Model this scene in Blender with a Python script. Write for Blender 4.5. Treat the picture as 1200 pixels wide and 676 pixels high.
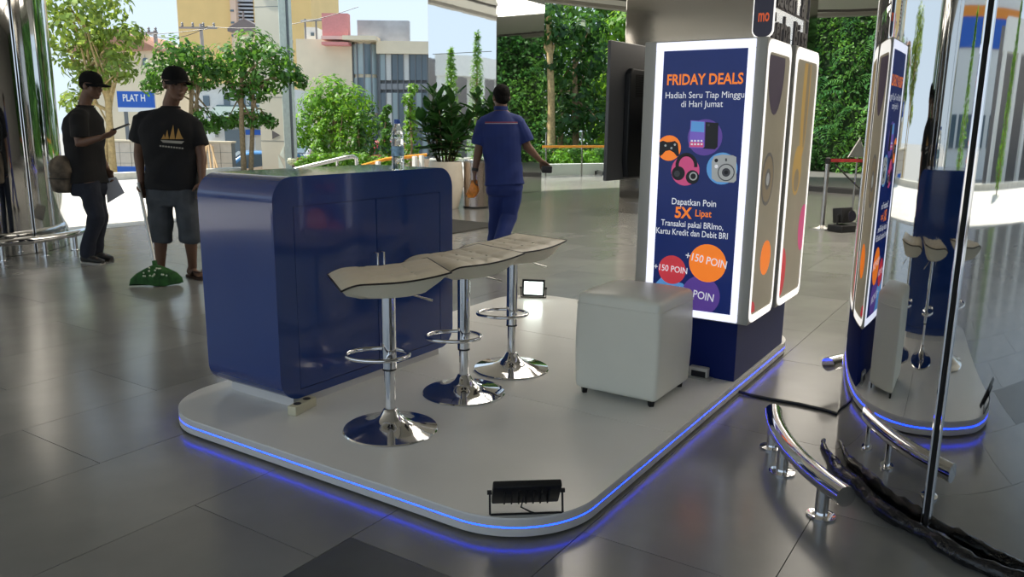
import bpy, bmesh, math, random
import numpy as np
from mathutils import Vector, Matrix
random.seed(7); rng = np.random.default_rng(7)
S = bpy.context.scene
COL = S.collection
for o in list(bpy.data.objects): bpy.data.objects.remove(o)

# ------------------------------------------------------------------ camera
# world: X runs along the counter's doors, Y along its end, Z up; the camera stands over the origin
EYE = 1.30
F_PX = 927.87
ROT = ((0.54825946, 0.16182497, -0.82050244),
       (-0.83622463, 0.11995498, -0.5351067),
       (0.01182973, 0.97950165, 0.20108848))
cam_data = bpy.data.cameras.new('camera')
cam_data.sensor_fit = 'HORIZONTAL'; cam_data.sensor_width = 36.0
cam_data.lens = 36.0 * F_PX / 1200.0
cam_data.clip_start = 0.05; cam_data.clip_end = 500
cam = bpy.data.objects.new('camera', cam_data); COL.objects.link(cam)
cam.matrix_world = Matrix.Translation((0, 0, EYE)) @ Matrix(ROT).to_4x4()
S.camera = cam

# ------------------------------------------------------------------ sky, sun, exposure
world = bpy.data.worlds.new('sky'); S.world = world; world.use_nodes = True
wn = world.node_tree.nodes; wl = world.node_tree.links; wn.clear()
w_out = wn.new('ShaderNodeOutputWorld'); w_bg = wn.new('ShaderNodeBackground')
w_tc = wn.new('ShaderNodeTexCoord'); w_sep = wn.new('ShaderNodeSeparateXYZ')
w_ramp = wn.new('ShaderNodeValToRGB')
w_ramp.color_ramp.elements[0].position = 0.0; w_ramp.color_ramp.elements[0].color = (0.74, 0.87, 1.0, 1)
w_ramp.color_ramp.elements[1].position = 0.75; w_ramp.color_ramp.elements[1].color = (0.55, 0.76, 1.0, 1)
wl.new(w_tc.outputs['Generated'], w_sep.inputs[0]); wl.new(w_sep.outputs['Z'], w_ramp.inputs[0])
wl.new(w_ramp.outputs[0], w_bg.inputs['Color']); w_bg.inputs['Strength'].default_value = 0.74
wl.new(w_bg.outputs[0], w_out.inputs['Surface'])

sun_data = bpy.data.lights.new('sun', 'SUN'); sun_data.energy = 6.0; sun_data.angle = math.radians(1.0)
sun_data.color = (1.0, 0.94, 0.82)
sun = bpy.data.objects.new('sun', sun_data); COL.objects.link(sun)
sun.location = (0, 30, 40)
SUN_TO = Vector((-0.30, 0.55, 0.98)).normalized()          # from the scene towards the sun
sun.rotation_euler = SUN_TO.to_track_quat('Z', 'Y').to_euler()

S.view_settings.view_transform = 'Standard'; S.view_settings.look = 'None'
S.view_settings.gamma = 1.0; S.view_settings.use_curve_mapping = False
S.view_settings.exposure = 0.64

# ------------------------------------------------------------------ pixel helpers (a pixel gives a direction, a surface gives the distance)
Rm = np.array(ROT); CAMP = np.array([0, 0, EYE])
FWD = np.array([0.8376, 0.5462, 0.0]); RIGHT = np.array([0.5462, -0.8376, 0.0])
def ray(px, py): return Rm @ np.array([px - 600.0, -(py - 338.0), -F_PX])
def gnd(px, py, z=0.0):
    r = ray(px, py); t = (z - EYE) / r[2]; return CAMP + t * r
def onX(px, py, x0):
    r = ray(px, py); return CAMP + (x0 / r[0]) * r
def onY(px, py, y0):
    r = ray(px, py); return CAMP + (y0 / r[1]) * r
def at(px, py, depth):                       # point at a horizontal distance along the camera's heading
    r = ray(px, py); return CAMP + r * (depth / float(r @ FWD))

# ------------------------------------------------------------------ materials
MATS = {}
def M(name, col=(0.5, 0.5, 0.5), rough=0.5, metal=0.0, spec=0.5, var=0.0, vscale=8.0, bump=0.0, bscale=60.0,
      emit=None, estr=1.0, coat=0.0, trans=0.0, ior=1.45, island=0.0, sss=0.0, alpha=1.0, stretch=None):
    if name in MATS: return MATS[name]
    m = bpy.data.materials.new(name); m.use_nodes = True; MATS[name] = m
    nt = m.node_tree; N = nt.nodes; L = nt.links; b = N['Principled BSDF']
    b.inputs['Base Color'].default_value = (*col, 1); b.inputs['Roughness'].default_value = rough
    b.inputs['Metallic'].default_value = metal; b.inputs['Specular IOR Level'].default_value = spec
    b.inputs['Coat Weight'].default_value = coat; b.inputs['Coat Roughness'].default_value = 0.05
    b.inputs['Transmission Weight'].default_value = trans; b.inputs['IOR'].default_value = ior
    b.inputs['Alpha'].default_value = alpha
    if emit:
        b.inputs['Emission Color'].default_value = (*emit, 1); b.inputs['Emission Strength'].default_value = estr
    tc = None
    def coord():
        nonlocal tc
        if tc is None:
            t = N.new('ShaderNodeTexCoord'); tc = t.outputs['Object']
            if stretch:
                mp = N.new('ShaderNodeMapping'); mp.inputs['Scale'].default_value = stretch
                L.new(tc, mp.inputs[0]); tc = mp.outputs[0]
        return tc
    fac = None
    if var > 0:
        nz = N.new('ShaderNodeTexNoise'); nz.inputs['Scale'].default_value = vscale; nz.inputs['Detail'].default_value = 5
        L.new(coord(), nz.inputs['Vector']); fac = (nz.outputs['Fac'], var)
    if island > 0:
        g = N.new('ShaderNodeNewGeometry'); fac = (g.outputs['Random Per Island'], island)
    if fac:
        mr = N.new('ShaderNodeMapRange'); mr.inputs['To Min'].default_value = 1 - fac[1]; mr.inputs['To Max'].default_value = 1 + fac[1]
        if not island: mr.inputs['From Min'].default_value = 0.3; mr.inputs['From Max'].default_value = 0.7
        L.new(fac[0], mr.inputs['Value'])
        mx = N.new('ShaderNodeVectorMath'); mx.operation = 'SCALE'; mx.inputs[0].default_value = col
        L.new(mr.outputs[0], mx.inputs['Scale']); L.new(mx.outputs[0], b.inputs['Base Color'])
    if bump > 0:
        nb = N.new('ShaderNodeTexNoise'); nb.inputs['Scale'].default_value = bscale; nb.inputs['Detail'].default_value = 3
        L.new(coord(), nb.inputs['Vector'])
        bp = N.new('ShaderNodeBump'); bp.inputs['Strength'].default_value = bump; bp.inputs['Distance'].default_value = 0.01
        L.new(nb.outputs['Fac'], bp.inputs['Height']); L.new(bp.outputs[0], b.inputs['Normal'])
    return m
def leafmat(name, col, tcol, var=0.45, gloss=0.45):
    if name in MATS: return MATS[name]
    m = bpy.data.materials.new(name); m.use_nodes = True; MATS[name] = m
    nt = m.node_tree; N = nt.nodes; L = nt.links; b = N['Principled BSDF']; out = N['Material Output']
    g = N.new('ShaderNodeNewGeometry'); mr = N.new('ShaderNodeMapRange')
    mr.inputs['To Min'].default_value = 1 - var; mr.inputs['To Max'].default_value = 1 + var
    L.new(g.outputs['Random Per Island'], mr.inputs['Value'])
    def scaled(c):
        v = N.new('ShaderNodeVectorMath'); v.operation = 'SCALE'; v.inputs[0].default_value = c
        L.new(mr.outputs[0], v.inputs['Scale']); return v.outputs[0]
    L.new(scaled(col), b.inputs['Base Color']); b.inputs['Roughness'].default_value = gloss
    b.inputs['Specular IOR Level'].default_value = 0.35
    t = N.new('ShaderNodeBsdfTranslucent'); L.new(scaled(tcol), t.inputs['Color'])
    a = N.new('ShaderNodeMixShader'); a.inputs[0].default_value = 0.42
    L.new(b.outputs[0], a.inputs[1]); L.new(t.outputs[0], a.inputs[2]); L.new(a.outputs[0], out.inputs['Surface'])
    return m

# ------------------------------------------------------------------ mesh builder
class MB:
    def __init__(s): s.v = []; s.f = []; s.sm = []
    def add(s, vs, fs, smooth=False):
        n = len(s.v); s.v.extend([tuple(map(float, p)) for p in vs])
        for f in fs: s.f.append(tuple(i + n for i in f)); s.sm.append(smooth)
        return s
    def box(s, x0, x1, y0, y1, z0, z1):
        v = [(x, y, z) for z in (z0, z1) for y in (y0, y1) for x in (x0, x1)]
        return s.add(v, [(0, 2, 3, 1), (4, 5, 7, 6), (0, 1, 5, 4), (2, 6, 7, 3), (0, 4, 6, 2), (1, 3, 7, 5)])
    def rbox(s, x0, x1, y0, y1, z0, z1, r=0.01, seg=2):
        bm = bmesh.new()
        bmesh.ops.create_cube(bm, size=1)
        for v in bm.verts: v.co = ((x0 + x1) / 2 + v.co.x * (x1 - x0), (y0 + y1) / 2 + v.co.y * (y1 - y0), (z0 + z1) / 2 + v.co.z * (z1 - z0))
        bmesh.ops.bevel(bm, geom=bm.edges[:], offset=r, segments=seg, profile=0.5, affect='EDGES', clamp_overlap=True)
        return s.bm(bm, True)
    def bm(s, bm, smooth=False):
        bm.verts.ensure_lookup_table(); bm.verts.index_update()
        s.add([v.co[:] for v in bm.verts], [[v.index for v in f.verts] for f in bm.faces], smooth); bm.free(); return s
    def prism(s, poly, z0, z1, plane='XY', smooth=False):   # poly 2D, extruded along the third axis
        n = len(poly)
        mp = {'XY': lambda a, b, c: (a, b, c), 'XZ': lambda a, b, c: (a, c, b), 'YZ': lambda a, b, c: (c, a, b)}[plane]
        vs = [mp(a, b, z0) for a, b in poly] + [mp(a, b, z1) for a, b in poly]
        fs = [tuple(range(n))[::-1], tuple(range(n, 2 * n))]
        s.add(vs, fs); k = len(s.v) - 2 * n
        for i in range(n):
            j = (i + 1) % n; s.f.append((k + i, k + j, k + n + j, k + n + i)); s.sm.append(smooth)
        return s
    def rings(s, rings, cap=True, smooth=True, closed=True):
        n = len(rings[0]); base = len(s.v)
        for r in rings: s.v.extend([tuple(map(float, p)) for p in r])
        for k in range(len(rings) - 1):
            for i in range(n if closed else n - 1):
                j = (i + 1) % n; a = base + k * n; b = a + n
                s.f.append((a + i, a + j, b + j, b + i)); s.sm.append(smooth)
        if cap:
            s.f.append(tuple(base + i for i in range(n))[::-1]); s.sm.append(False)
            s.f.append(tuple(base + (len(rings) - 1) * n + i for i in range(n))); s.sm.append(False)
        return s
    def tube(s, pts, r, n=12, closed=False, cap=True, flat=1.0):
        pts = [Vector(p) for p in pts]; k = len(pts); rr = r if hasattr(r, '__len__') else [r] * k
        rings = []; up = None
        for i, p in enumerate(pts):
            a = pts[i - 1] if (i > 0 or closed) else p; b = pts[(i + 1) % k] if (i < k - 1 or closed) else p
            t = (b - a).normalized()
            if up is None:
                up = Vector((0, 0, 1)) if abs(t.z) < 0.9 else Vector((1, 0, 0))
            u = t.cross(up)
            if u.length < 1e-6: u = t.cross(Vector((0, 1, 0)))
            u.normalize(); w = u.cross(t).normalized(); up = w
            rings.append([p + u * (math.cos(2 * math.pi * q / n) * rr[i]) + w * (math.sin(2 * math.pi * q / n) * rr[i] * flat) for q in range(n)])
        if closed: rings.append(rings[0]); cap = False
        return s.rings(rings, cap)
    def lathe(s, prof, c=(0, 0, 0), n=32, a0=0, a1=2 * math.pi, cap=False):
        full = abs(a1 - a0 - 2 * math.pi) < 1e-6; m = n if full else n + 1
        rings = [[(c[0] + r * math.cos(a0 + (a1 - a0) * q / n), c[1] + r * math.sin(a0 + (a1 - a0) * q / n), c[2] + z) for q in range(m)] for r, z in prof]
        return s.rings(rings, cap, True, full)
    def ell(s, c, r, n=16, m=10, rot=None):
        R = rot if rot is not None else Matrix.Identity(3)
        rings = []
        for k in range(m + 1):
            th = math.pi * (0.02 + 0.96 * k / m); z = -math.cos(th); q = math.sin(th)
            rings.append([Vector(c) + R @ Vector((r[0] * q * math.cos(2 * math.pi * i / n), r[1] * q * math.sin(2 * math.pi * i / n), r[2] * z)) for i in range(n)])
        return s.rings(rings, True)
    def xf(s, mat):
        s.v = [tuple(mat @ Vector(p)) for p in s.v]; return s
    def mesh(s, name):
        me = bpy.data.meshes.new(name); me.from_pydata(s.v, [], s.f); me.polygons.foreach_set('use_smooth', s.sm); me.update()
        bm = bmesh.new(); bm.from_mesh(me); bmesh.ops.recalc_face_normals(bm, faces=bm.faces); bm.to_mesh(me); bm.free()
        me.set_sharp_from_angle(angle=math.radians(38))
        return me
WM = {}                                                     # world matrix of every thing
def tag(o, label=None, cat=None, group=None, kind=None):
    for k, v in (('label', label), ('category', cat), ('group', group), ('kind', kind)):
        if v: o[k] = v
    return o
def thing(name, label, cat, loc=(0, 0, 0), rz=0.0, group=None, kind=None):
    o = bpy.data.objects.new(name, None); COL.objects.link(o); o.empty_display_size = 0.1
    o.location = loc; o.rotation_euler = (0, 0, rz); WM[o.name] = Matrix.Translation(loc) @ Matrix.Rotation(rz, 4, 'Z')
    return tag(o, label, cat, group, kind)
def root_of(o):
    while o.parent: o = o.parent
    return o
def link_mesh(name, me, mat, parent=None):
    o = bpy.data.objects.new(name, me); COL.objects.link(o)
    for m in (mat if isinstance(mat, (list, tuple)) else [mat]): me.materials.append(m)
    if parent: o.parent = parent
    return o
def obj(name, mb, mat, parent=None, world=True, bevel=0.0, seg=2, label=None, kind=None):
    """one mesh object; vertices given in world space (or in the root's own space with world=False)"""
    if parent and world: mb.xf(WM[root_of(parent).name].inverted())
    o = link_mesh(name, mb.mesh(name), mat, parent)
    if bevel:
        b = o.modifiers.new('bevel', 'BEVEL'); b.width = bevel; b.segments = seg; b.limit_method = 'ANGLE'; b.angle_limit = math.radians(40)
    if not parent: WM[o.name] = Matrix.Identity(4)
    return tag(o, label, None, None, kind)
def solo(name, mb, mat, label, cat, group=None, kind=None, bevel=0.0):
    """a thing that is a single mesh, its origin at its own base"""
    v = np.array(mb.v); c = Vector(((v[:, 0].min() + v[:, 0].max()) / 2, (v[:, 1].min() + v[:, 1].max()) / 2, v[:, 2].min()))
    mb.xf(Matrix.Translation(-c)); o = obj(name, mb, mat, bevel=bevel); o.location = c; WM[o.name] = Matrix.Translation(c)
    return tag(o, label, cat, group, kind)
def copy_tree(o, parent=None):
    c = o.copy(); COL.objects.link(c); c.parent = parent
    for ch in list(o.children):
        copy_tree(ch, c)
    return c
def text(name, s, mat, parent, o, ux, uy, width=None, height=0.05, bold=0.0, depth=0.0012, solid=0.0, label=None):
    """flat lettering: o = centre of the line, ux / uy = reading and up directions"""
    cu = bpy.data.curves.new('t', 'FONT'); cu.body = s; cu.align_x = 'LEFT'; cu.size = 1; cu.offset = bold; cu.extrude = 0.0; cu.resolution_u = 3
    t = bpy.data.objects.new('t', cu); COL.objects.link(t); bpy.context.view_layer.update()
    me = bpy.data.meshes.new_from_object(t.evaluated_get(bpy.context.evaluated_depsgraph_get()))
    bpy.data.objects.remove(t); bpy.data.curves.remove(cu)
    vs = np.array([v.co[:] for v in me.vertices]); fs = [tuple(p.vertices) for p in me.polygons]; bpy.data.meshes.remove(me)
    x0, x1 = vs[:, 0].min(), vs[:, 0].max(); cap = 0.70
    kx = width / (x1 - x0) if width else height / cap; ky = height / cap
    ux = Vector(ux).normalized(); uy = Vector(uy).normalized(); nn = ux.cross(uy)
    mb = MB(); base = Vector(o)
    P = [base + ux * ((x - (x0 + x1) / 2) * kx) + uy * ((y - cap / 2) * ky) + nn * depth for x, y, z in vs]
    n = len(P)
    mb.add(P, fs)
    if solid:                                        # standing letters get a back and sides
        edges = {}
        for f in fs:
            for i in range(len(f)):
                a, b = f[i], f[(i + 1) % len(f)]; edges[(a, b)] = 1
        mb.add([p - nn * solid for p in P], [tuple(f[::-1]) for f in fs])
        for a, b in edges:
            if (b, a) not in edges: mb.f.append((b, a, a + n, b + n)); mb.sm.append(False)
    if parent: mb.xf(WM[root_of(parent).name].inverted())
    m2 = bpy.data.meshes.new(name); m2.from_pydata(mb.v, [], mb.f); m2.update()
    return tag(link_mesh(name, m2, mat, parent), label)
def remesh(mb, voxel=0.007, smooth=2, it=1):
    """melt overlapping pieces into one continuous skin"""
    me = mb.mesh('tmp'); t = bpy.data.objects.new('tmp', me); COL.objects.link(t)
    r = t.modifiers.new('r', 'REMESH'); r.mode = 'VOXEL'; r.voxel_size = voxel; r.use_smooth_shade = True
    if smooth:
        q = t.modifiers.new('s', 'SMOOTH'); q.iterations = smooth; q.factor = 0.5
    bpy.context.view_layer.update()
    m2 = bpy.data.meshes.new_from_object(t.evaluated_get(bpy.context.evaluated_depsgraph_get()))
    bpy.data.objects.remove(t); bpy.data.meshes.remove(me); return m2
def mesh_part(name, me, mat, parent, label=None):
    me.transform(WM[root_of(parent).name].inverted()); me.polygons.foreach_set('use_smooth', [True] * len(me.polygons))
    return tag(link_mesh(name, me, mat, parent), label)
def rrect(x0, x1, y0, y1, r, n=6):
    out = []
    for cx, cy, a in ((x1 - r, y1 - r, 0), (x0 + r, y1 - r, 90), (x0 + r, y0 + r, 180), (x1 - r, y0 + r, 270)):
        for k in range(n + 1):
            t = math.radians(a + 90 * k / n); out.append((cx + r * math.cos(t), cy + r * math.sin(t)))
    return out
def clip(poly, x, keep_less):
    out = []
    for i, p in enumerate(poly):
        q = poly[(i + 1) % len(poly)]; a = (p[0] <= x) == keep_less; b = (q[0] <= x) == keep_less
        if a: out.append(p)
        if a != b:
            t = (x - p[0]) / (q[0] - p[0]); out.append((x, p[1] + t * (q[1] - p[1])))
    return out
# ================================================================== the setting
m_tile = []
for i, c in enumerate([(0.225, 0.224, 0.21), (0.233, 0.232, 0.217), (0.217, 0.216, 0.203), (0.242, 0.24, 0.225)]):
    m_tile.append(M('porcelain_tile_%d' % i, c, rough=0.20, var=0.16, vscale=1.6, bump=0.012, bscale=9, spec=0.6))
m_tile_dark = M('dark_porcelain_tile', (0.09, 0.095, 0.09), rough=0.28, var=0.2, vscale=3)
m_tile_mid = M('mid_grey_porcelain_tile', (0.185, 0.183, 0.172), rough=0.22, var=0.18, vscale=2)  # slightly darker tile tone, scattered over single tiles
m_grout = M('grout', (0.035, 0.035, 0.034), rough=0.9)
m_pave = M('sunlit_pavers', (0.62, 0.60, 0.56), rough=0.7, var=0.1, vscale=3)
m_chrome = M('chrome', (0.78, 0.78, 0.79), rough=0.06, metal=1)
m_mirror = M('mirror_steel', (0.70, 0.71, 0.71), rough=0.025, metal=1, bump=0.012, bscale=1.6, stretch=(1, 1, 0.35))
m_mirror2 = M('wavy_mirror_steel', (0.86, 0.88, 0.88), rough=0.02, metal=1, bump=0.018, bscale=2.2, stretch=(1, 1, 2.5))
m_mirror3 = M('streaky_mirror_steel', (0.72, 0.72, 0.71), rough=0.05, metal=1, bump=0.05, bscale=1.5, stretch=(2, 2, 0.25))
m_black = M('black_plastic', (0.012, 0.012, 0.013), rough=0.45)
m_dark_gap = M('dark_gap', (0.01, 0.01, 0.01), rough=0.9)
m_steel = M('brushed_steel', (0.62, 0.61, 0.59), rough=0.25, metal=1)

# floor: substrate with the grout, big porcelain tiles on it
floor = thing('floor', 'dark grey porcelain tile floor under the canopy', None, (0, 0, 0), kind='structure')
obj('screed', MB().box(-8, 31, -9, 16.2, -0.12, -0.005), m_grout, floor)
ROWOFF = {0: 1.53, 1: 2.13, 2: 1.675, 3: 1.528, 4: 2.13, 5: 1.535, 6: 2.165, 7: 1.75}
TL, TW = 1.2, 0.6
def tiled(x, y):
    return y < 9.5 or x > 7.3 + (y - 9.5) * 0.9
cells = []
for r in range(-14, 20):
    y0 = 0.5 + TW * (r - 1)
    off = ROWOFF.get(r, 1.53 + 0.6 * (r % 2) + 0.13 * math.sin(r * 2.1))
    for k in range(-6, 22):
        x0 = off + TL * k
        if x0 < -6 or x0 > 27: continue
        if not tiled(x0 + 0.6, y0 + 0.3) or y0 > 12.5: continue
        cx, cy = x0 + TL / 2, y0 + TW / 2
        d = math.hypot(cx, cy); f = (cx * FWD[0] + cy * FWD[1]); s_ = (cx * RIGHT[0] + cy * RIGHT[1])
        vis = f > 0.5 and abs(s_) < 0.72 * f + 0.8
        cells.append((0 if vis else 1, d, x0, y0, r, k))
cells.sort()
tile_me = {}
def tile_mesh(mat):
    if mat.name not in tile_me:
        tile_me[mat.name] = MB().box(0, TL - 0.003, 0, TW - 0.003, -0.006, 0).mesh('floor_tile'); tile_me[mat.name].materials.append(mat)
    return tile_me[mat.name]
rest = MB()
for n, (v_, d_, x0, y0, r, k) in enumerate(cells):
    if n < 290:
        mt = m_tile[(r * 7 + k * 3) % 4]
        cx, cy = x0 + 0.6, y0 + 0.3
        if (r == 2 and k == -1): mt = m_tile_dark
        elif (r * 5 + k * 11) % 17 == 3: mt = m_tile_mid
        t = bpy.data.objects.new('floor_tile', tile_mesh(mt)); COL.objects.link(t); t.parent = floor; t.location = (x0, y0, 0)
    else:
        rest.box(x0, x0 + TL - 0.003, y0, y0 + TW - 0.003, -0.006, 0)
obj('distant_floor_tiles', rest, m_tile[1], floor, kind='stuff')

# sunlit paving outside the canopy: long narrow pavers
pm = bpy.data.materials.new('strip_pavers'); pm.use_nodes = True
N_, L_ = pm.node_tree.nodes, pm.node_tree.links
bk = N_.new('ShaderNodeTexBrick'); bk.inputs['Scale'].default_value = 1.0; bk.inputs['Brick Width'].default_value = 1.2; bk.inputs['Row Height'].default_value = 0.3
bk.inputs['Mortar Size'].default_value = 0.012; bk.inputs['Color1'].default_value = (0.62, 0.60, 0.56, 1); bk.inputs['Color2'].default_value = (0.54, 0.52, 0.49, 1); bk.inputs['Mortar'].default_value = (0.30, 0.28, 0.27, 1)
tcn = N_.new('ShaderNodeTexCoord'); L_.new(tcn.outputs['Object'], bk.inputs['Vector']); L_.new(bk.outputs['Color'], N_['Principled BSDF'].inputs['Base Color'])
N_['Principled BSDF'].inputs['Roughness'].default_value = 0.55
pave = MB()
pave.prism([(-40, 9.5), (7.9, 9.5), (13.6, 15.8), (13.6, 17.2), (-40, 17.2)], -0.10, 0.004)
tag(obj('floor_outdoor_paving', pave, pm), kind='structure')
tag(obj('floor_planting_bed', MB().prism([(13.6, 14.0), (31, 8.0), (34, 14), (20, 22), (13.6, 18)], -0.3, 0.02), M('bed_soil', (0.10, 0.075, 0.05), rough=1, var=0.3)), kind='structure')
# street beyond, a metre lower
tag(obj('floor_street', MB().box(-90, 130, 16.5, 150, -1.25, -1.05), M('asphalt', (0.26, 0.26, 0.25), rough=0.9, var=0.1)), kind='structure')
tag(obj('floor_street_side', MB().box(27, 130, -60, 16.5, -1.25, -1.05), MATS['asphalt']), kind='structure')
tag(obj('floor_forecourt', MB().box(-60, -8, -40, 16.5, -0.13, -0.006), M('forecourt_concrete', (0.36, 0.35, 0.33), rough=0.8, var=0.1)), kind='structure')
tag(obj('floor_forecourt_side', MB().box(-8, 40, -40, -9, -0.13, -0.006), MATS['forecourt_concrete']), kind='structure')
# kerb between plaza and street
tag(obj('trim_1', MB().box(-40, 13.6, 17.2, 17.5, -1.06, 0.16), M('kerb_concrete', (0.60, 0.57, 0.50), rough=0.85, var=0.1), bevel=0.02), kind='structure')

# canopy ceiling with curved rim
rim = [(21.5, 1.0), (20.8, 5.0), (19.6, 7.4), (17.64, 8.48), (15.61, 9.38), (13, 10.5), (9, 11.6), (4, 12.1), (-2, 12.0), (-4.6, 11.7), (-4.6, -9.5), (21.5, -9.5)]
ceil = thing('ceiling', 'pale canopy ceiling', None, (0, 0, 4.0), kind='structure')
m_ceil = M('ceiling_paint', (0.55, 0.53, 0.48), rough=0.6)
obj('soffit', MB().prism(rim, 4.04, 4.5), m_ceil, ceil)
rp = [(x, y, 4.04) for x, y in rim[:10]]
obj('rim_beam', MB().tube(rp, 0.10, 8), M('rim_paint', (0.33, 0.31, 0.27), rough=0.4), ceil)
rp2 = [(x - 0.35, y - 0.9, 4.02) for x, y in rim[:10]]
obj('cove_line', MB().tube(rp2, 0.035, 6), M('rim_dark', (0.12, 0.11, 0.10), rough=0.5), ceil)

tag(obj('wall_right_added', MB().box(-4.6, 21.5, -7.2, -6.9, 0, 4.04), M('added_dark_wall', (0.13, 0.125, 0.12), rough=0.5, var=0.1)), kind='structure')  # unseen wall added to darken the right-hand floor and the faces towards it
# glowing panels added overhead to brighten the hall behind the booth
m_fill_glow = M('added_fill_glow', (0.8, 0.8, 0.78), rough=0.6, emit=(1.0, 0.92, 0.80), estr=3.1)
for ix in range(4):
    for iy in range(3):
        x, y = 7.6 + 2.9 * ix, -1.6 + 2.7 * iy
        t = thing('added_fill_panel', '%s added fill light panel of the %s row beyond the kiosk' % (('right-hand', 'middle', 'left-hand')[iy], ('nearest', 'second', 'third', 'farthest')[ix]), 'ceiling light', (x, y, 4.0), 0, 'fill light panels added over the hall')
        obj('fill_diffuser', MB().box(x - 1.1, x + 1.1, y - 1.1, y + 1.1, 4.012, 4.038), m_fill_glow, t)
        fm_ = MB()
        for a, b, c, d in ((-1.16, 1.16, -1.16, -1.1), (-1.16, 1.16, 1.1, 1.16), (-1.16, -1.1, -1.1, 1.1), (1.1, 1.16, -1.1, 1.1)): fm_.box(x + a, x + b, y + c, y + d, 4.0, 4.04)
        obj('frame', fm_, M('panel_frame', (0.5, 0.5, 0.48), rough=0.4), t)

# ------------------------------------------------------------------ round mirror columns
CC = (3.64, -0.53); CR = 1.13
def mirror_column(label, c, R, a_seam, mat, n_pan=6, top=4.04, base_z=0.0):
    t = thing('mirror_column', label, 'column', (c[0], c[1], 0))
    gap = 0.012
    for k in range(n_pan):
        a0 = a_seam + 2 * math.pi * k / n_pan + gap / 2 / R * 1.6; a1 = a_seam + 2 * math.pi * (k + 1) / n_pan - gap / 2 / R * 1.6
        obj('panel', MB().lathe([(R, base_z + 0.004), (R, top - 0.002)], (c[0], c[1], 0), 40, a0, a1), mat, t)
        a = a_seam + 2 * math.pi * k / n_pan
        p = (c[0] + (R - 0.006) * math.cos(a), c[1] + (R - 0.006) * math.sin(a))
        obj('seam', MB().tube([(p[0], p[1], base_z), (p[0], p[1], top)], 0.0115, 6), m_dark_gap, t)
        for s_ in (-1, 1):
            b = a + s_ * 0.0135 / R
            q = (c[0] + (R + 0.001) * math.cos(b), c[1] + (R + 0.001) * math.sin(b))
            obj('edge_bead', MB().tube([(q[0], q[1], base_z + 0.012), (q[0], q[1], top)], 0.0045, 6), m_chrome, t)
    obj('core', MB().lathe([(R - 0.05, base_z), (R - 0.05, top)], (c[0], c[1], 0), 48), m_dark_gap, t)
    return t
g_ = gnd(1091, 625); a_s = math.atan2(g_[1] - CC[1], g_[0] - CC[0])
mirror_column('big round mirror-clad column filling the right edge', CC, CR, a_s, m_mirror)
LC = (3.72, 9.11); LR = 0.90
g2 = gnd(36, 285); a_l = math.atan2(g2[1] - LC[1], g2[0] - LC[0])
mirror_column('round mirror-clad column behind the man with the phone', LC, LR, a_l, m_mirror3, 6)

def kick_rail(label, c, r, z, a0, a1, tr, posts, group=None):
    t = thing('kick_rail', label, 'rail', (c[0] + r * math.cos((a0 + a1) / 2), c[1] + r * math.sin((a0 + a1) / 2), 0))
    n = max(6, int(abs(a1 - a0) * r / 0.08))
    pts = [(c[0] + r * math.cos(a0 + (a1 - a0) * k / n), c[1] + r * math.sin(a0 + (a1 - a0) * k / n), z) for k in range(n + 1)]
    obj('tube', MB().tube(pts, tr, 20), m_chrome, t)
    for f in posts:
        a = a0 + (a1 - a0) * f; x, y = c[0] + r * math.cos(a), c[1] + r * math.sin(a)
        obj('post', MB().lathe([(tr * 0.62, 0.008), (tr * 0.62, z - tr * 0.5)], (x, y, 0), 16), m_chrome, t)
        obj('flange', MB().lathe([(0.0, 0.0), (tr * 1.35, 0.0), (tr * 1.35, 0.007), (tr * 0.7, 0.010), (0, 0.010)], (x, y, 0), 20), m_chrome, t)
    return t
def ang(p, c): return math.atan2(p[1] - c[1], p[0] - c[0])
RZ = 0.13; RR = 1.385
aA = ang(gnd(919, 484, RZ), CC); aB = ang(gnd(975, 584, RZ), CC)
pA = ang(gnd(921, 554), CC); pB = ang(gnd(958, 605), CC)
kick_rail('short curved chrome kick rail standing before the right mirror column', CC, RR, RZ, aA, aB, 0.036, [0.10, (pA - aA) / (aB - aA), (pB - aA) / (aB - aA)])
aC = math.radians(69.3)
kick_rail('chrome kick rail end poking out behind the right mirror column', CC, RR, RZ, aC, aC - 1.3, 0.036, [0.12, 0.5, 0.9])
kick_rail('curved chrome kick rail around the left mirror column', LC, LR + 0.22, 0.17, math.radians(-145), math.radians(-20), 0.036, [0.04, 0.2, 0.36, 0.52, 0.68, 0.84, 0.97])

# black plastic wrapped bundle along the right column's foot
pts = []; rad = []
a0 = ang(gnd(964, 522), CC); a1 = ang(gnd(1130, 676), CC) + 0.35
for k in range(60):
    a = a0 - 0.05 + (a1 - a0 + 0.05) * k / 59; rr = CR + 0.042 + 0.006 * math.sin(k * 0.5)
    pts.append((CC[0] + rr * math.cos(a), CC[1] + rr * math.sin(a), 0.027 + 0.003 * math.sin(k * 0.4)))
    rad.append(0.025 + 0.003 * math.sin(k * 0.7) + 0.002 * math.sin(k * 1.9))
for k in range(16): rad[k] *= 0.22 + 0.78 * k / 16
for k in range(16): pts[k] = (pts[k][0], pts[k][1], rad[k] * 0.95)
mb = MB().tube(pts, rad, 14)
V = np.array(mb.v); V += rng.normal(0, 0.0018, V.shape); V[:, 2] = np.maximum(V[:, 2], 0.001); mb.v = [tuple(p) for p in V]
solo('wrapped_cable_bundle', mb, M('black_wrap', (0.012, 0.012, 0.013), rough=0.22, bump=0.7, bscale=30), 'black plastic-wrapped bundle along the foot of the right mirror column', 'cable bundle')

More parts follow.
